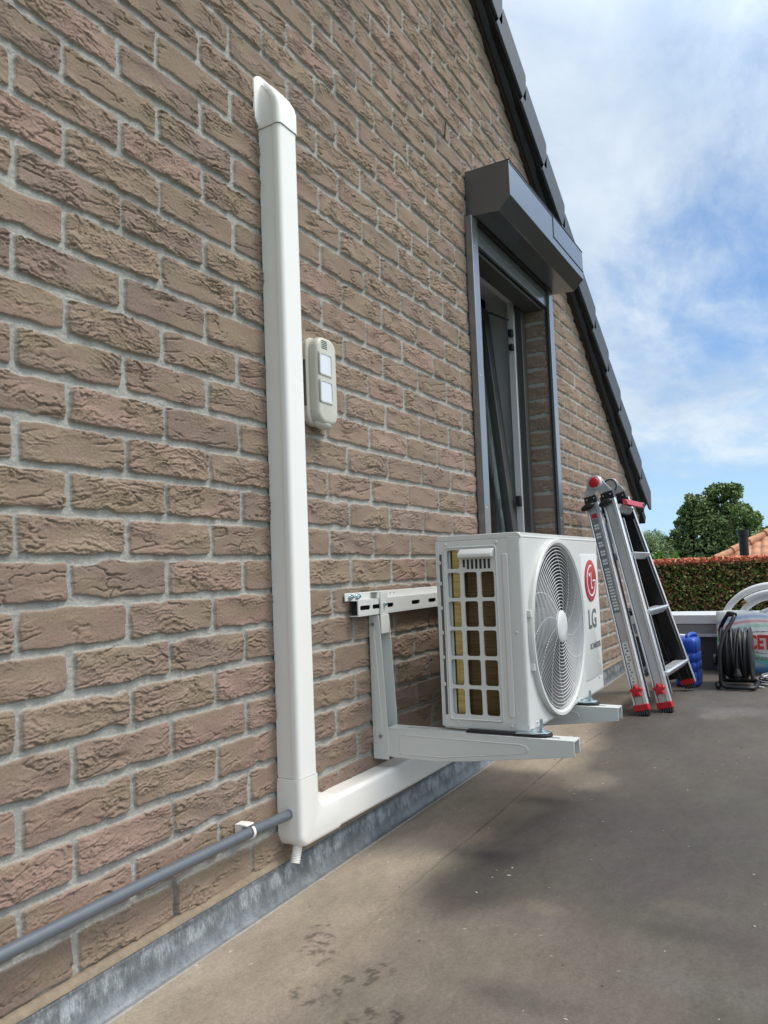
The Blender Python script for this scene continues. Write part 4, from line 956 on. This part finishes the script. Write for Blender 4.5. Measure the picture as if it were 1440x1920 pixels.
# lock tabs (black) near the top, on both near stiles, and the pale red bar beside
for Q, dx in ((A_, -.006), (B_, .0)):
    c0 = Q[1]+Q[2]*(Q[5]-.020)+Q[3]*(-.012+dx)+Q[4]*.030
    m = MB(); m.ball((0, 0, 0), (.036, .017, .0165), 20, 10)
    rot = Matrix((( Q[3].x, Q[4].x, Q[2].x), (Q[3].y, Q[4].y, Q[2].y), (Q[3].z, Q[4].z, Q[2].z)))
    m.v = [c0+rot @ Vector((p.x, p.y, p.z+p.x*.14)) for p in m.v]; kb = m.build('lock_tab', 'blackplastic', ld)
    m = MB(); m.cyl(c0-Q[4]*.028, c0-Q[4]*.005, .010, 12); m.build('tab_stem', 'blackplastic', kb)
m = MB(); p0 = Vector((.300, 2.97, 1.020)); p1 = Vector((.318, 3.26, 1.018))
m.hexa([p0+Vector((-.012, 0, -.014)), p0+Vector((.014, 0, -.016)), p1+Vector((.014, 0, -.016)), p1+Vector((-.012, 0, -.014)), p0+Vector((-.014, 0, .012)), p0+Vector((.006, 0, .012)), p1+Vector((.006, 0, .012)), p1+Vector((-.014, 0, .012))])
rb = m.build('release_bar', 'pinkplastic', ld, bevel=.003)
m = MB(); m.ball(p1+Vector((0, .012, -.002)), (.018, .022, .018), 14, 8); m.build('bar_end', 'blackplastic', rb)
# rungs
def lerp(Q, z):
    t_ = (z-Q[1].z)/(Q[1]+Q[2]*Q[5]-Q[1]).z; return Q[1]+Q[2]*Q[5]*t_
for z in (.995, .760, .487, .205):
    for (Qn, Qf, dx, nm_) in ((B_, FB, .012, 'rung'), (A_, FA, .0, 'rear_rung')):
        a = lerp(Qn, z)+ER*.018+Vector((dx, 0, 0)); b_ = lerp(Qf, z-.002)-ER*.010+Vector((dx, 0, 0)); m = MB()
        pr = [(-.030, .0), (-.026, .013), (.026, .013), (.032, .008), (.030, .001), (.012, -.020), (-.010, -.020)]
        e_ = (b_-a)
        m.prism([a+Vector((x, 0, zz)) for x, zz in pr], e_); ro_ = m.build(nm_, 'alu' if nm_ == 'rung' else 'alu_dark', ld, bevel=.0015)
        if nm_ == 'rung':
            m = MB(); m.prism([a+ER*.0+Vector((x, 0, zz)) for x, zz in ((-.012, -.0205), (.014, -.0205), (.0, -.045), (-.012, -.05))], ER*.022); m.build('rung_socket', 'blackplastic', ro_, bevel=.001)
            m = MB(); m.prism([a+Vector((x, 0, zz)) for x, zz in ((.024, .0134), (.033, .0085), (.034, .0100), (.025, .0150))], e_); m.build('tread_edge', 'alu_bright', ro_)
# hinges: collars, plates, discs
def hinge(Qa, Qb, nm_, cen, near):
    ta = Qa[1]+Qa[2]*Qa[5]; tb = Qb[1]+Qb[2]*Qb[5]; nrm_ = Qa[4]
    m = MB()
    Qa[6](m, Qa[5]-.004, Qa[5]+.034, -SW/2, SW/2-.002, -.016, .018); Qb[6](m, Qb[5]-.004, Qb[5]+.034, -SW/2+.002, SW/2, -.016, .018)
    ho = m.build('hinge', 'blackplastic', ld, bevel=.002)
    for Q in (Qa, Qb):
        for w_ in (-.018, .018):
            m = MB(); c_ = Q[1]+Q[2]*(Q[5]+.018)+Q[3]*w_+Q[4]*.018; m.cyl(c_, c_+Q[4]*.003, .0035, 10); m.build('rivet', 'alu_bright', ho)
    c_ = Vector(cen)
    for Q, off in ((Qa, .006), (Qb, .001)):
        p_ = [Q[1]+Q[2]*(Q[5]+.036)+Q[3]*(-SW/2+.003), Q[1]+Q[2]*(Q[5]+.036)+Q[3]*(SW/2-.003)]
        ring_ = []
        for i in range(13):
            a = math.pi*i/12; ring_.append(c_+Q[3]*.040*math.cos(a)+Q[2]*.040*math.sin(a))
        pts_ = [p_[0], p_[1]]+ring_
        pl = [(v_-c_) for v_ in pts_]; pts_ = [c_+v_-nrm_*v_.dot(nrm_) for v_ in pl]
        m = MB(); m.prism([v_+nrm_*off for v_ in pts_], nrm_*.004); m.build('hinge_plate', 'alu', ho, bevel=.0012)
    m = MB(); m.tube([c_-nrm_*.012, c_+nrm_*.012, c_+nrm_*.016], [.036, .036, .033], 32); hd = m.build('hinge_disc', 'alu', ho, smooth=35)
    if near:
        m = MB(); m.tube([c_+nrm_*.0162, c_+nrm_*.0185], [.031, .030], 32); m.build('hinge_ring', 'alu_bright', ho, smooth=30)
        m = MB(); m.tube([c_+nrm_*.0186, c_+nrm_*.023, c_+nrm_*.0265, c_+nrm_*.028], [.0262, .025, .018, .006], 28); m.build('hinge_button', 'redplastic', ho, smooth=60)
    else:
        m = MB(); m.tube([c_+nrm_*.02+(Qa[3]*math.cos(a)+Qa[2]*math.sin(a))*.034 for a in [R(t) for t in range(-60, 170, 12)]], .0035, 6); m.build('hinge_cable', 'blackplastic', ho)
hinge(A_, B_, 'near', (.170, 2.935, 1.117), True)
hinge(FA, FB, 'far', (.162, 3.290, 1.135), False)
# stickers on the near stile
m = MB(); Q = A_
def stick(mb, a0, a1, w0, w1, h=.0003): Q[6](mb, a0, a1, w0, w1, .0102, .0104+h)
m = MB(); stick(m, .895, .918, -.016, .010); m.build('red_sticker', 'redplastic', A_[0], smooth=0)
m = MB(); stick(m, .425, .892, -.019, .012); sg = m.build('grey_sticker', 'sticker_grey', A_[0], smooth=0)
m = MB(); m2 = MB(); rs = random.Random(4)
for i in range(30):
    a = .438+i*.0148
    if i < 14 or i % 3 != 2:
        stick(m, a, a+.0105, -.016+.002*rs.random(), -.004, .0004); stick(m2, a, a+.0105, -.002, .009-.003*rs.random(), .0004)
m.build('pictogram_row', 'sticker_white', sg, smooth=0); m2.build('pictogram_row', 'sticker_white', sg, smooth=0)
m = MB()
for i in range(14):
    a = .448+i*.0148; stick(m, a+.003, a+.0075, -.013, -.008+.003*rs.random(), .0007); stick(m, a+.002, a+.006, .001, .005, .0007)
m.build('pictogram', 'sticker_grey', sg, smooth=0)
m = MB(); stick(m, .095, .285, -.017, .010); sw = m.build('clear_sticker', 'sticker_white', A_[0], smooth=0)
m = MB()
for i in range(13):
    a = .10+i*.014; x0_ = -.014+rs.random()*.008; stick(m, a, a+.008, x0_, x0_+.004+rs.random()*.009, .0005)
m.build('sticker_print', 'mid_grey', sw, smooth=0)

# ---------------------------------------------------------------- blue jerrycan
jc = thing('jerrycan', (.47, 3.62, .053), 'blue plastic jerrycan standing behind the foot of the ladder', 'jerrycan')
m = MB(); jz = .055; rg = []
for z, q in ((0, .010), (.008, 0), (.07, 0), (.073, .003), (.078, .003), (.081, 0), (.12, 0), (.123, .003), (.128, .003), (.131, 0), (.17, 0), (.173, .003), (.178, .003), (.181, 0), (.232, 0), (.247, .006), (.256, .022)):
    rg.append([(a, b_, jz+z) for a, b_ in rrect(.448, 3.615, .116-q*2, .190-q*2, .022-min(q, .01), 5)])
m.loft(rg); jb = m.build('body', 'blue', jc, smooth=50)
m = MB(); m.tube([(.484, 3.66, jz+.245), (.484, 3.655, jz+.264), (.476, 3.63, jz+.268), (.466, 3.58, jz+.268), (.460, 3.55, jz+.262), (.458, 3.545, jz+.245)], .012, 10); m.build('carry_handle', 'blue', jc)
m = MB(); m.cyl((.420, 3.60, jz+.248), (.420, 3.60, jz+.256), .020, 20); m.cyl((.420, 3.60, jz+.256), (.420, 3.60, jz+.268), .023, 24); m.build('screw_cap', 'tube', jc, bevel=.001)
m = MB(); m.box((.405, 3.518, jz+.085), (.465, 3.5196, jz+.165)); lb = m.build('label', 'sticker_white', jc, smooth=0)
m = MB()
for i in range(4): m.box((.41, 3.5172, jz+.095+i*.018), (.425+.010*(i % 3)+.015, 3.5178, jz+.103+i*.018))
m.build('label_print', 'pinkplastic', lb, smooth=0)

# ---------------------------------------------------------------- cable reel
cr = thing('cable_reel', (.69, 3.6, .054), 'black extension cable reel with tubular frame and carrying handle', 'cable reel')
RC = Vector((.690, 3.625, .222)); gr = .054
m = MB(); N_ = 40
def circ(x, r, n_=N_): return [(x, RC.y+r*math.cos(2*math.pi*j/n_), RC.z+r*math.sin(2*math.pi*j/n_)) for j in range(n_)]
m.loft([circ(.622, .138), circ(.628, .138), circ(.630, .134)]); m.build('flange', 'blackplastic', cr, smooth=30)
m = MB(); m.loft([circ(.757, .134), circ(.759, .138), circ(.765, .138), circ(.768, .132)]); m.build('flange', 'blackplastic', cr, smooth=30)
m = MB(); rr_ = random.Random(3); path = []
for k in range(11*24):
    a = 2*math.pi*k/24; x = .638+.112*(k/(11*24)); w_ = .0035*math.sin(a*1.0+k*.05)+.004*math.sin(k*.013*7)
    path.append((x+w_*1.3, RC.y+(.124+.002*math.sin(k*.3))*math.cos(a), RC.z+(.124+.003*math.sin(k*.21))*math.sin(a)))
m.tube(path, .0058, 8)
m.loft([circ(.631, .112), circ(.756, .112)]); m.build('wound_cable', 'cable', cr)
m = MB(); path = []
for k in range(5*24):
    a = 2*math.pi*k/24; path.append((.655+.085*(.5+.5*math.sin(k*.055)), RC.y+.133*math.cos(a), RC.z+.133*math.sin(a)))
m.tube(path, .0052, 8); m.build('loose_turns', 'cable', cr)
m = MB(); pa = [(.712, 3.545, .330), (.708, 3.505, .280), (.703, 3.488, .215), (.702, 3.484, .160)]; m.tube(pa, .006, 8); m.tube([(.702, 3.484, .160), (.702, 3.482, .140), (.702, 3.481, .128), (.702, 3.481, .122)], [.012, .017, .0225, .021], 12); m.cyl((.697, 3.481, .122), (.697, 3.481, .101), .0025, 6); m.cyl((.709, 3.481, .122), (.709, 3.481, .101), .0025, 6); m.build('plug', 'blackplastic', cr)
# frame: left loop, floor loop in front, handle leaning up to the right
def rounded(pts, r=.03, n_=5):
    P_ = [Vector(p) for p in pts]; o_ = [P_[0]]
    for i in range(1, len(P_)-1):
        a, b_, c_ = P_[i-1], P_[i], P_[i+1]; d1 = (a-b_).normalized(); d2 = (c_-b_).normalized(); rr2 = min(r, (a-b_).length/2, (c_-b_).length/2)
        for k in range(n_+1):
            t_ = k/n_; o_.append((b_+d1*rr2)*(1-t_)**2+b_*2*t_*(1-t_)+(b_+d2*rr2)*t_**2)
    return o_+[P_[-1]]
m = MB()
m.tube(rounded([(.604, 3.72, gr+.012), (.606, 3.74, .26), (.612, 3.66, .352), (.662, 3.60, .432), (.700, 3.57, .425), (.640, 3.50, .318), (.622, 3.475, .24), (.622, 3.478, gr+.014), (.775, 3.465, gr+.011), (.785, 3.60, gr+.012), (.78, 3.74, gr+.012), (.604, 3.74, gr+.012)], .035), .0105, 12)
m.build('tube_frame', 'blackplastic', cr)
m = MB(); m.tube([(.664, 3.598, .4325), (.682, 3.584, .4325), (.700, 3.57, .4265)], .0145, 14); m.build('grip', 'blackplastic', cr)
m = MB(); m.cyl((.600, RC.y, RC.z), (.622, RC.y, RC.z), .045, 24); m.cyl((.585, 3.545, .195), (.600, 3.545, .195), .03, 18); m.build('socket_hub', 'blackplastic', cr, bevel=.002)
m = MB(); m.ball((.606, 3.49, gr+.020), (.016, .030, .020), 12, 8); m.build('frame_foot', 'blackplastic', cr)

# ---------------------------------------------------------------- printed sack
xs = np.linspace(0, 1, 150); zs = np.linspace(0, 1, 120); U, V_ = np.meshgrid(xs, zs, indexing='ij')
def sack_side(s_):
    pil = (np.clip(np.sin(np.pi*U), 0, 1)**.45)*(np.clip(np.sin(np.pi*V_), 0, 1)**.40)
    X = .548+U*.50+.008*(V_-.5); Z = .060+V_*.350+.012*np.sin(U*5+.6)*V_-.010*np.cos(V_*3)*0
    Y = 4.035-V_*-.03-s_*(.052*pil+.004*fbm(U*7, V_*5, 3, 120)*pil)
    return X, Y, Z
Xa, Ya, Za = sack_side(1); Xb, Yb, Zb = sack_side(-1)
def scol(U, V_):
    c = np.ones(U.shape+(3,))*np.array((.74, .78, .76))
    def band(f, w_, col, a):
        nonlocal c
        m_ = (a*np.exp(-(f/w_)**2))[..., None]; c = c*(1-m_)+np.array(col)*m_
    band(V_-(.86-.55*(U-.55)**2), .020, (.70, .16, .20), .8); band(V_-(.94-.4*(U-.6)**2), .035, (.25, .34, .60), .75)
    band(V_-(.80-.65*(U-.6)**2), .030, (.20, .58, .38), .6)
    band(V_-(.36-.62*(U-.30)), .050, (.05, .50, .26), .9); band(V_-(.26-.5*(U-.35)), .035, (.12, .50, .52), .75)
    b_ = (.95*sst(.20, .06, V_-.08*(U-.2)))[..., None]; c = c*(1-b_)+np.array((.04, .20, .42))*b_
    b_ = (.5*np.exp(-((V_-.20)/.04)**2))[..., None]; c = c*(1-b_)+np.array((.20, .55, .62))*b_
    e_ = np.sqrt(((U-.545)/.315)**2+((V_-.52)/.175)**2); c = np.where((e_ < 1.0)[..., None], np.array((.78, .78, .75)), c); c = np.where(((e_ > .97) & (e_ < 1.03))[..., None], np.array((.05, .05, .06)), c)
    c = np.where((V_ < .025)[..., None], np.array((.7, .7, .66)), c)
    return c
I = np.arange(U.size).reshape(U.shape); Fq = np.stack([I[:-1, :-1], I[1:, :-1], I[1:, 1:], I[:-1, 1:]], -1).reshape(-1, 4)
sk = thing('printed_sack', (.8, 4.0, .06), 'white printed plastic sack with red lettering standing against the parapet', 'sack')
np_mesh('sack_body', np.concatenate([np.stack([Xa, Ya, Za], -1).reshape(-1, 3), np.stack([Xb, Yb, Zb], -1).reshape(-1, 3)]), np.concatenate([Fq, Fq[:, ::-1]+U.size]), 'sack', sk, np.concatenate([scol(U, V_).reshape(-1, 3)]*2))
text('CETAL', .106, (.818, 3.9735, .2425), (1, -.02, 0), (0, .05, 1), 'logo_print', sk, 'lettering', .0006, .62, .0045)
text('www.cetal', .036, (.775, 3.9735, .158), (1, -.02, 0), (0, .05, 1), 'dark_print', sk, 'small_lettering', .0005, 1.0, .0004)

# ---------------------------------------------------------------- coil of white insulated pipe behind the sack
hp = thing('insulated_pipe_coil', (.87, 4.09, .06), 'big white loops of insulated pipe standing behind the printed sack', 'pipe coil')
def loop(cx, cz, rx, rz, a0, a1, y0, dy, r, nm_, mt='tube', n_=60):
    m = MB(); m.tube([(cx+rx*math.cos(R(a0+(a1-a0)*i/n_)), y0+dy*i/n_, cz+rz*math.sin(R(a0+(a1-a0)*i/n_))) for i in range(n_+1)], r, 14); return m.build(nm_, mt, hp)
loop(.862, .300, .285, .262, 215, -35, 4.094, .010, .0185, 'outer_loop')
loop(.868, .285, .215, .215, 205, -30, 4.098, .004, .0190, 'inner_loop')
loop(.875, .30, .262, .225, 128, 20, 4.070, .010, .0165, 'short_length')
m = MB(); m.cyl((.7165, 4.07, .478), (.694, 4.068, .466), .0045, 8); m.cyl((.726, 4.07, .468), (.700, 4.068, .452), .0035, 8); m.build('copper_end', 'copper', hp)
loop(.90, .27, .19, .165, 160, 10, 4.060, .0, .012, 'thin_loop')
# cable coil on the floor
cc = thing('cable_coil', (.86, 3.72, .058), 'small flat coil of grey and white cable lying beside the cable reel', 'cable coil')
for i, (mt, r_) in enumerate((('tube', .090), ('cable', .086), ('tube', .076), ('mid_grey', .094), ('tube', .066), ('cable', .074), ('tube', .058), ('mid_grey', .070))):
    m = MB(); rs = random.Random(i); ph = rs.random()*6
    m.tube([(.865+r_*1.05*math.cos(a)+.006*math.sin(2*a+ph), 3.745+r_*1.35*math.sin(a)+.01*math.sin(3*a+ph), gz(3.74)+.005+.0046*i+.004*math.sin(2*a+ph)) for a in [2*math.pi*k/40 for k in range(40)]], .0042, 7, closed=True); m.build('turn', mt, cc)
m = MB(); m.tube([(.775, 3.60, .059), (.80, 3.565, .059), (.815, 3.555, .059)], .004, 6); m.build('cable_end', 'tube', cc)

# ---------------------------------------------------------------- foliage
def leaf_mesh(name, P, size, colf, parent, mt='leaf', seed=0, normal=None, aspect=.55):
    r = np.random.RandomState(seed); n = len(P)
    d = r.randn(n, 3); d /= np.linalg.norm(d, axis=1, keepdims=True)
    if normal is not None: d = d+normal; d /= np.linalg.norm(d, axis=1, keepdims=True)
    u = np.cross(d, r.randn(n, 3)); u /= np.linalg.norm(u, axis=1, keepdims=True); v = np.cross(d, u)
    s = (size*(.6+.8*r.rand(n)))[:, None] if np.isscalar(size) else (size*(.6+.8*r.rand(n)))[:, None]
    bend = d*s*.25
    Q_ = np.stack([P-u*s, P+v*s*aspect+bend, P+u*s, P-v*s*aspect+bend], 1).reshape(-1, 3)
    F = np.arange(4*n).reshape(n, 4); c = np.repeat(colf, 4, axis=0)
    return np_mesh(name, Q_, F, mt, parent, c, smooth=False)
def pick(r, n, pal, p):
    pal = np.array(pal); c = pal[r.choice(len(pal), n, p=p)]; return c*(.75+.5*r.rand(n, 1))
HY, HZ = 12.0, .715
hd_ = thing('hedge', (0, 12.5, -2.75), 'clipped photinia hedge with red young shoots along its flat top', 'hedge')
r = np.random.RandomState(5)
def face_pts(x0, x1, z0, z1, n, dep=.16): return np.stack([r.uniform(x0, x1, n), HY+r.rand(n)**1.5*dep+.05*fbm(r.rand(n)*9, r.rand(n)*9, 2, 5), r.uniform(z0, z1, n)], -1)
pts = np.concatenate([face_pts(-2.4, 2.0, -1.0, HZ-.03, 26000), face_pts(-8, 9, -2.75, HZ-.03, 16000, .25)])
g_pal = [(.20, .25, .055), (.11, .15, .04), (.28, .11, .06), (.40, .15, .08), (.36, .37, .10), (.045, .05, .025), (.52, .30, .17)]
cf = pick(r, len(pts), g_pal, [.27, .22, .15, .11, .09, .10, .06])
leaf_mesh('foliage', pts, .026, cf, hd_, seed=1, normal=np.array((0, -.8, .3)))
n = 15000; tx = np.concatenate([r.uniform(-2.6, 2.2, n), r.uniform(-8, 9, 9000)]); ty = HY+.0+r.rand(len(tx))*1.1; ty[:n] = HY+r.rand(n)**1.6*1.0
tp = np.stack([tx, ty, HZ-.05+.085*r.rand(len(tx))**1.4+.018*fbm(tx*3, ty*3, 3, 6)], -1)
leaf_mesh('red_shoots', tp, .026, pick(r, len(tp), [(.85, .27, .17), (.72, .18, .12), (.86, .42, .24), (.45, .30, .09), (.22, .24, .07)], [.36, .27, .17, .11, .09]), hd_, seed=2, normal=np.array((0, -.3, .9)))
m = MB(); m.box((-8, HY+.13, -2.75), (9, HY+1.05, HZ-.075)); m.build('hedge_core', 'hedgecore', hd_, smooth=0)

def crown(blobs, n, r, shell=.55):
    P = []; w = np.array([b[3]*b[4]*b[5] for b in blobs])**.67; w /= w.sum()
    for (cx, cy, cz, rx, ry, rz), k in zip(blobs, (w*n).astype(int)):
        d = r.randn(k, 3); d /= np.linalg.norm(d, axis=1, keepdims=True); rad = (shell+(1-shell)*r.rand(k))**.8
        lump = 1+.62*fbm(d[:, 0]*2.9+cx, d[:, 2]*2.3+cz+d[:, 1], 3, 7)
        P.append(np.array((cx, cy, cz))+d*np.array((rx, ry, rz))*(rad*lump)[:, None])
    return np.concatenate(P)
TY = 45.
def tree(name, label, cat, x, y, blobs, n, size, pal, p, seed, trunk=(.28, 2.5), group='trees beyond the hedge', droop=False):
    r = np.random.RandomState(seed); t = thing(name, (x, y, -2.75), label, cat, group)
    P = crown(blobs, n, r)
    # clumps: pull leaves towards random cluster centres
    k = max(40, n//110); cc_ = P[r.choice(len(P), k)]
    for i0 in range(0, len(P), 2000):
        q = P[i0:i0+2000]; d2 = ((q[:, None]-cc_[None])**2).sum(-1); nn_ = cc_[d2.argmin(1)]; P[i0:i0+2000] = nn_+(q-nn_)*(.62+.3*r.rand(len(q), 1))
    if droop:
        hang = r.rand(len(P))**1.5*1.3; st = r.choice(k, len(P)); P[:, 2] -= hang; P[:, 0] = np.round(P[:, 0]/.22)*.22+r.randn(len(P))*.035
    tone_ = (h01(np.floor(P[:, 0]*.9), np.floor(P[:, 2]*.9), np.floor(P[:, 1]*.9))*.5+.75)[:, None]
    leaf_mesh('crown', P, size, pick(r, len(P), pal, p)*tone_, t, seed=seed, normal=np.array((0, -.3, .5)), aspect=.5 if not droop else .16)
    b0 = blobs[0]; m = MB(); top = b0[2]
    m.tube([(x, y, -2.75), (x+.05, y, -2.75+(top+2.75)*.4), (x-.05, y, top)], [trunk[0], trunk[0]*.7, trunk[0]*.3], 10)
    for b_ in blobs[:8]: m.tube([(x, y, -1.2+(b_[2]+1.2)*.3), ((x+b_[0])/2, (y+b_[1])/2, (b_[2]-.3)*.75), (b_[0], b_[1], b_[2])], [trunk[0]*.45, trunk[0]*.25, trunk[0]*.08], 6)
    m.build('trunk', 'bark', t)
dk = [(.185, .250, .085), (.130, .190, .066), (.270, .330, .110), (.065, .095, .040)]
lt = [(.225, .310, .095), (.160, .235, .074), (.320, .400, .130), (.085, .130, .048)]
def bl(px, z, rx, rz, y=TY, ry=1.4):     # blob by horizontal offset
    return (px, y, z, rx, ry, rz)
tree('conifer_tree', 'tall dark green conifer with ragged spreading branches behind the hedge', 'tree', -5.1, TY,
     [bl(-4.9, 1.4, 1.35, 2.0), bl(-5.05, 3.3, .55, 1.25), bl(-5.6, 2.2, .65, .8), bl(-6.0, 1.3, .7, .7), bl(-4.4, 2.7, .7, 1.0), bl(-5.9, .2, .9, .9), bl(-4.2, .8, 1.0, 1.3), bl(-5.15, 4.05, .22, .5), bl(-6.25, 1.75, .35, .22), bl(-5.75, 2.95, .35, .25), bl(-4.55, 3.9, .55, .6), bl(-6.35, .9, .6, .5), bl(-5.45, 3.5, .35, .3), bl(-6.55, 1.45, .35, .25), bl(-6.05, 2.3, .4, .22), bl(-5.75, 3.45, .18, .14), bl(-6.5, 2.0, .2, .12), bl(-5.3, 4.3, .12, .25), bl(-6.75, .6, .45, .4), bl(-6.35, 1.2, .6, .5), bl(-5.2, 2.9, .8, .5)], 26000, .085, dk, [.35, .3, .15, .2], 21)
tree('broadleaf_tree', 'tall leafy green tree with an overhanging top beside the dark conifer', 'tree', -3.3, TY+1,
     [bl(-3.6, 2.6, .95, 1.5, TY+1), bl(-3.75, 4.5, .85, .55, TY+1), bl(-3.15, 4.7, .65, .35, TY+1), bl(-3.1, 3.55, .50, .45, TY+1), bl(-4.3, 3.7, .6, .7, TY+1), bl(-2.9, 1.7, .8, 1.2, TY+1), bl(-3.9, .9, 1.2, 1.2, TY+1), bl(-2.85, 4.35, .35, .3, TY+1)], 22000, .085, lt, [.32, .33, .13, .22], 22)
tree('broadleaf_tree', 'rounded dark leafy tree directly behind the black flue pipe', 'tree', -1.9, TY-1,
     [bl(-2.1, 1.5, .95, 1.0, TY-1), bl(-2.45, 3.1, .62, .62, TY-1), bl(-1.85, 2.75, .42, .45, TY-1), bl(-1.35, 1.5, .75, .9, TY-1), bl(-1.0, .6, .8, .9, TY-1), bl(-2.8, 1.2, .7, 1.2, TY-1)], 18000, .08, lt, [.25, .37, .06, .32], 23)
tree('willow_tree', 'pale green weeping willow at the left end of the hedge', 'tree', -7.4, TY-2,
     [bl(-7.3, 1.6, 1.1, 1.0, TY-2), bl(-6.6, 1.2, .8, .9, TY-2), bl(-8.0, 1.2, .7, .7, TY-2), bl(-7.0, 2.15, .7, .35, TY-2), bl(-7.6, .7, 1.1, .8, TY-2), bl(-6.3, .3, .8, .9, TY-2)], 20000, .13, [(.20, .29, .12), (.14, .21, .085), (.27, .36, .17), (.08, .13, .05)], [.35, .3, .2, .15], 24, droop=True)
for x, h_, lab in ((-1.75, .98, 'bright green young shrub peeking over the hedge left of the terracotta roof'), (-1.20, .86, 'small yellow-green shrub just above the hedge near the roof verge'), (-1.45, .90, 'small lime green shrub in the middle of the hedge top')):
    r = np.random.RandomState(int(h_*100)); yy = 16.; t = thing('shrub', (x*16/12, yy, -2.75), lab, 'shrub', 'shrubs behind the hedge')
    P = crown([(x*16/12, yy, h_-.55, .24, .2, .55), (x*16/12+.05, yy, h_-.15, .08, .08, .22)], 900, r, .3); leaf_mesh('foliage', P, .045, pick(r, len(P), [(.22, .38, .06), (.14, .27, .05), (.32, .46, .10)], [.4, .35, .25]), t, seed=3, normal=np.array((0, -.3, .6)))
    m = MB(); m.tube([(x*16/12, yy, -2.75), (x*16/12, yy, h_-.3)], [.03, .01], 6); m.build('stem', 'bark', t)

# ---------------------------------------------------------------- neighbouring house
nb = thing('neighbour_house', (2, 23, -2.75), 'neighbouring house with sunlit terracotta pantile roof beyond the hedge', 'house')
NY0 = 19.6; pitch = .56
def hipx(y): return -1.62+(y-NY0)*1.03
xs = np.arange(-1.9, 9, .0125); ss = np.arange(0, 5.2, .035); Sg, Xg = np.meshgrid(ss, xs, indexing='ij')
TW, TL = .205, .36
row = np.floor(Sg/TL); fr_ = Sg/TL-row
prof = np.abs(np.sin(np.pi*(Xg)/TW))
hh = .055*prof**.8-.035*fr_+.012*h01(row, np.floor(Xg/TW))
Yg = NY0+Sg*.872; Zg = .45+(Yg-NY0)*pitch+hh
I = np.arange(Sg.size).reshape(Sg.shape); F = np.stack([I[:-1, :-1], I[:-1, 1:], I[1:, 1:], I[1:, :-1]], -1).reshape(-1, 4)
keep = (Xg[:-1, :-1] > hipx(Yg[:-1, :-1])).ravel(); F = F[keep]
np_mesh('roof', np.stack([Xg, Yg, Zg], -1).reshape(-1, 3), F, 'terracotta', nb)
m = MB()
for k in range(13):
    a = Vector((hipx(NY0+k*.36)+.02, NY0+k*.36, .45+k*.36*pitch+.07)); b_ = Vector((hipx(NY0+k*.36+.40)+.02, NY0+k*.36+.40, .45+(k*.36+.40)*pitch+.055))
    m.tube([a, b_], [.115, .085], 12)
m.build('hip_tiles', 'terracotta', nb)
m = MB(); m.box((-.9, NY0+.25, -2.75), (9, NY0+6, .40)); m.build('wall', 'render_wall', nb, smooth=0)
m = MB(); m.add([(hipx(NY0)-.1, NY0, .44), (hipx(NY0+4.5), NY0+4.5, .44+4.5*pitch), (hipx(NY0)-.1+0, NY0+9, .44)], [(0, 1, 2)]); m.build('side_slope', 'terracotta', nb, smooth=0)
m = MB(); m.cyl((-.465, NY0-.6, -2.75), (-.465, NY0-.6, 1.30), .105, 20); m.cyl((-.465, NY0-.6, 1.26), (-.465, NY0-.6, 1.40), .128, 20); m.build('flue_pipe', 'blackplastic', nb, smooth=30)

# ---------------------------------------------------------------- fine debris on the terrace
r = np.random.RandomState(77); n = 150
px = r.uniform(.12, 1.2, n); py = r.uniform(.1, 3.6, n)**1.0; sz = r.uniform(.0006, .0022, n)
V = []; F = []
for x, y, q in zip(px, py, sz):
    z = float(tz(np.array([x]), np.array([y]))[0])+q*.3; a = r.rand()*6.28; ca, sa = math.cos(a)*q, math.sin(a)*q; l = r.uniform(1, 3.0); b0 = len(V)
    V += [(x-ca*l, y-sa*l, z), (x+sa, y-ca, z), (x+ca*l, y+sa*l, z), (x-sa, y+ca, z), (x, y, z+q*.9)]
    F += [(b0, b0+1, b0+4), (b0+1, b0+2, b0+4), (b0+2, b0+3, b0+4), (b0+3, b0, b0+4)]
c = np.repeat(np.array([(.45, .42, .36), (.05, .045, .04), (.25, .2, .14), (.5, .48, .44)])[r.randint(0, 4, n)], 5, axis=0)
o = np_mesh('debris', np.array(V), np.array(F), 'leaf', None, c, smooth=False); tag(o, 'tiny specks of grit and mortar crumbs scattered over the flat roof', 'debris'); o['kind'] = 'stuff'
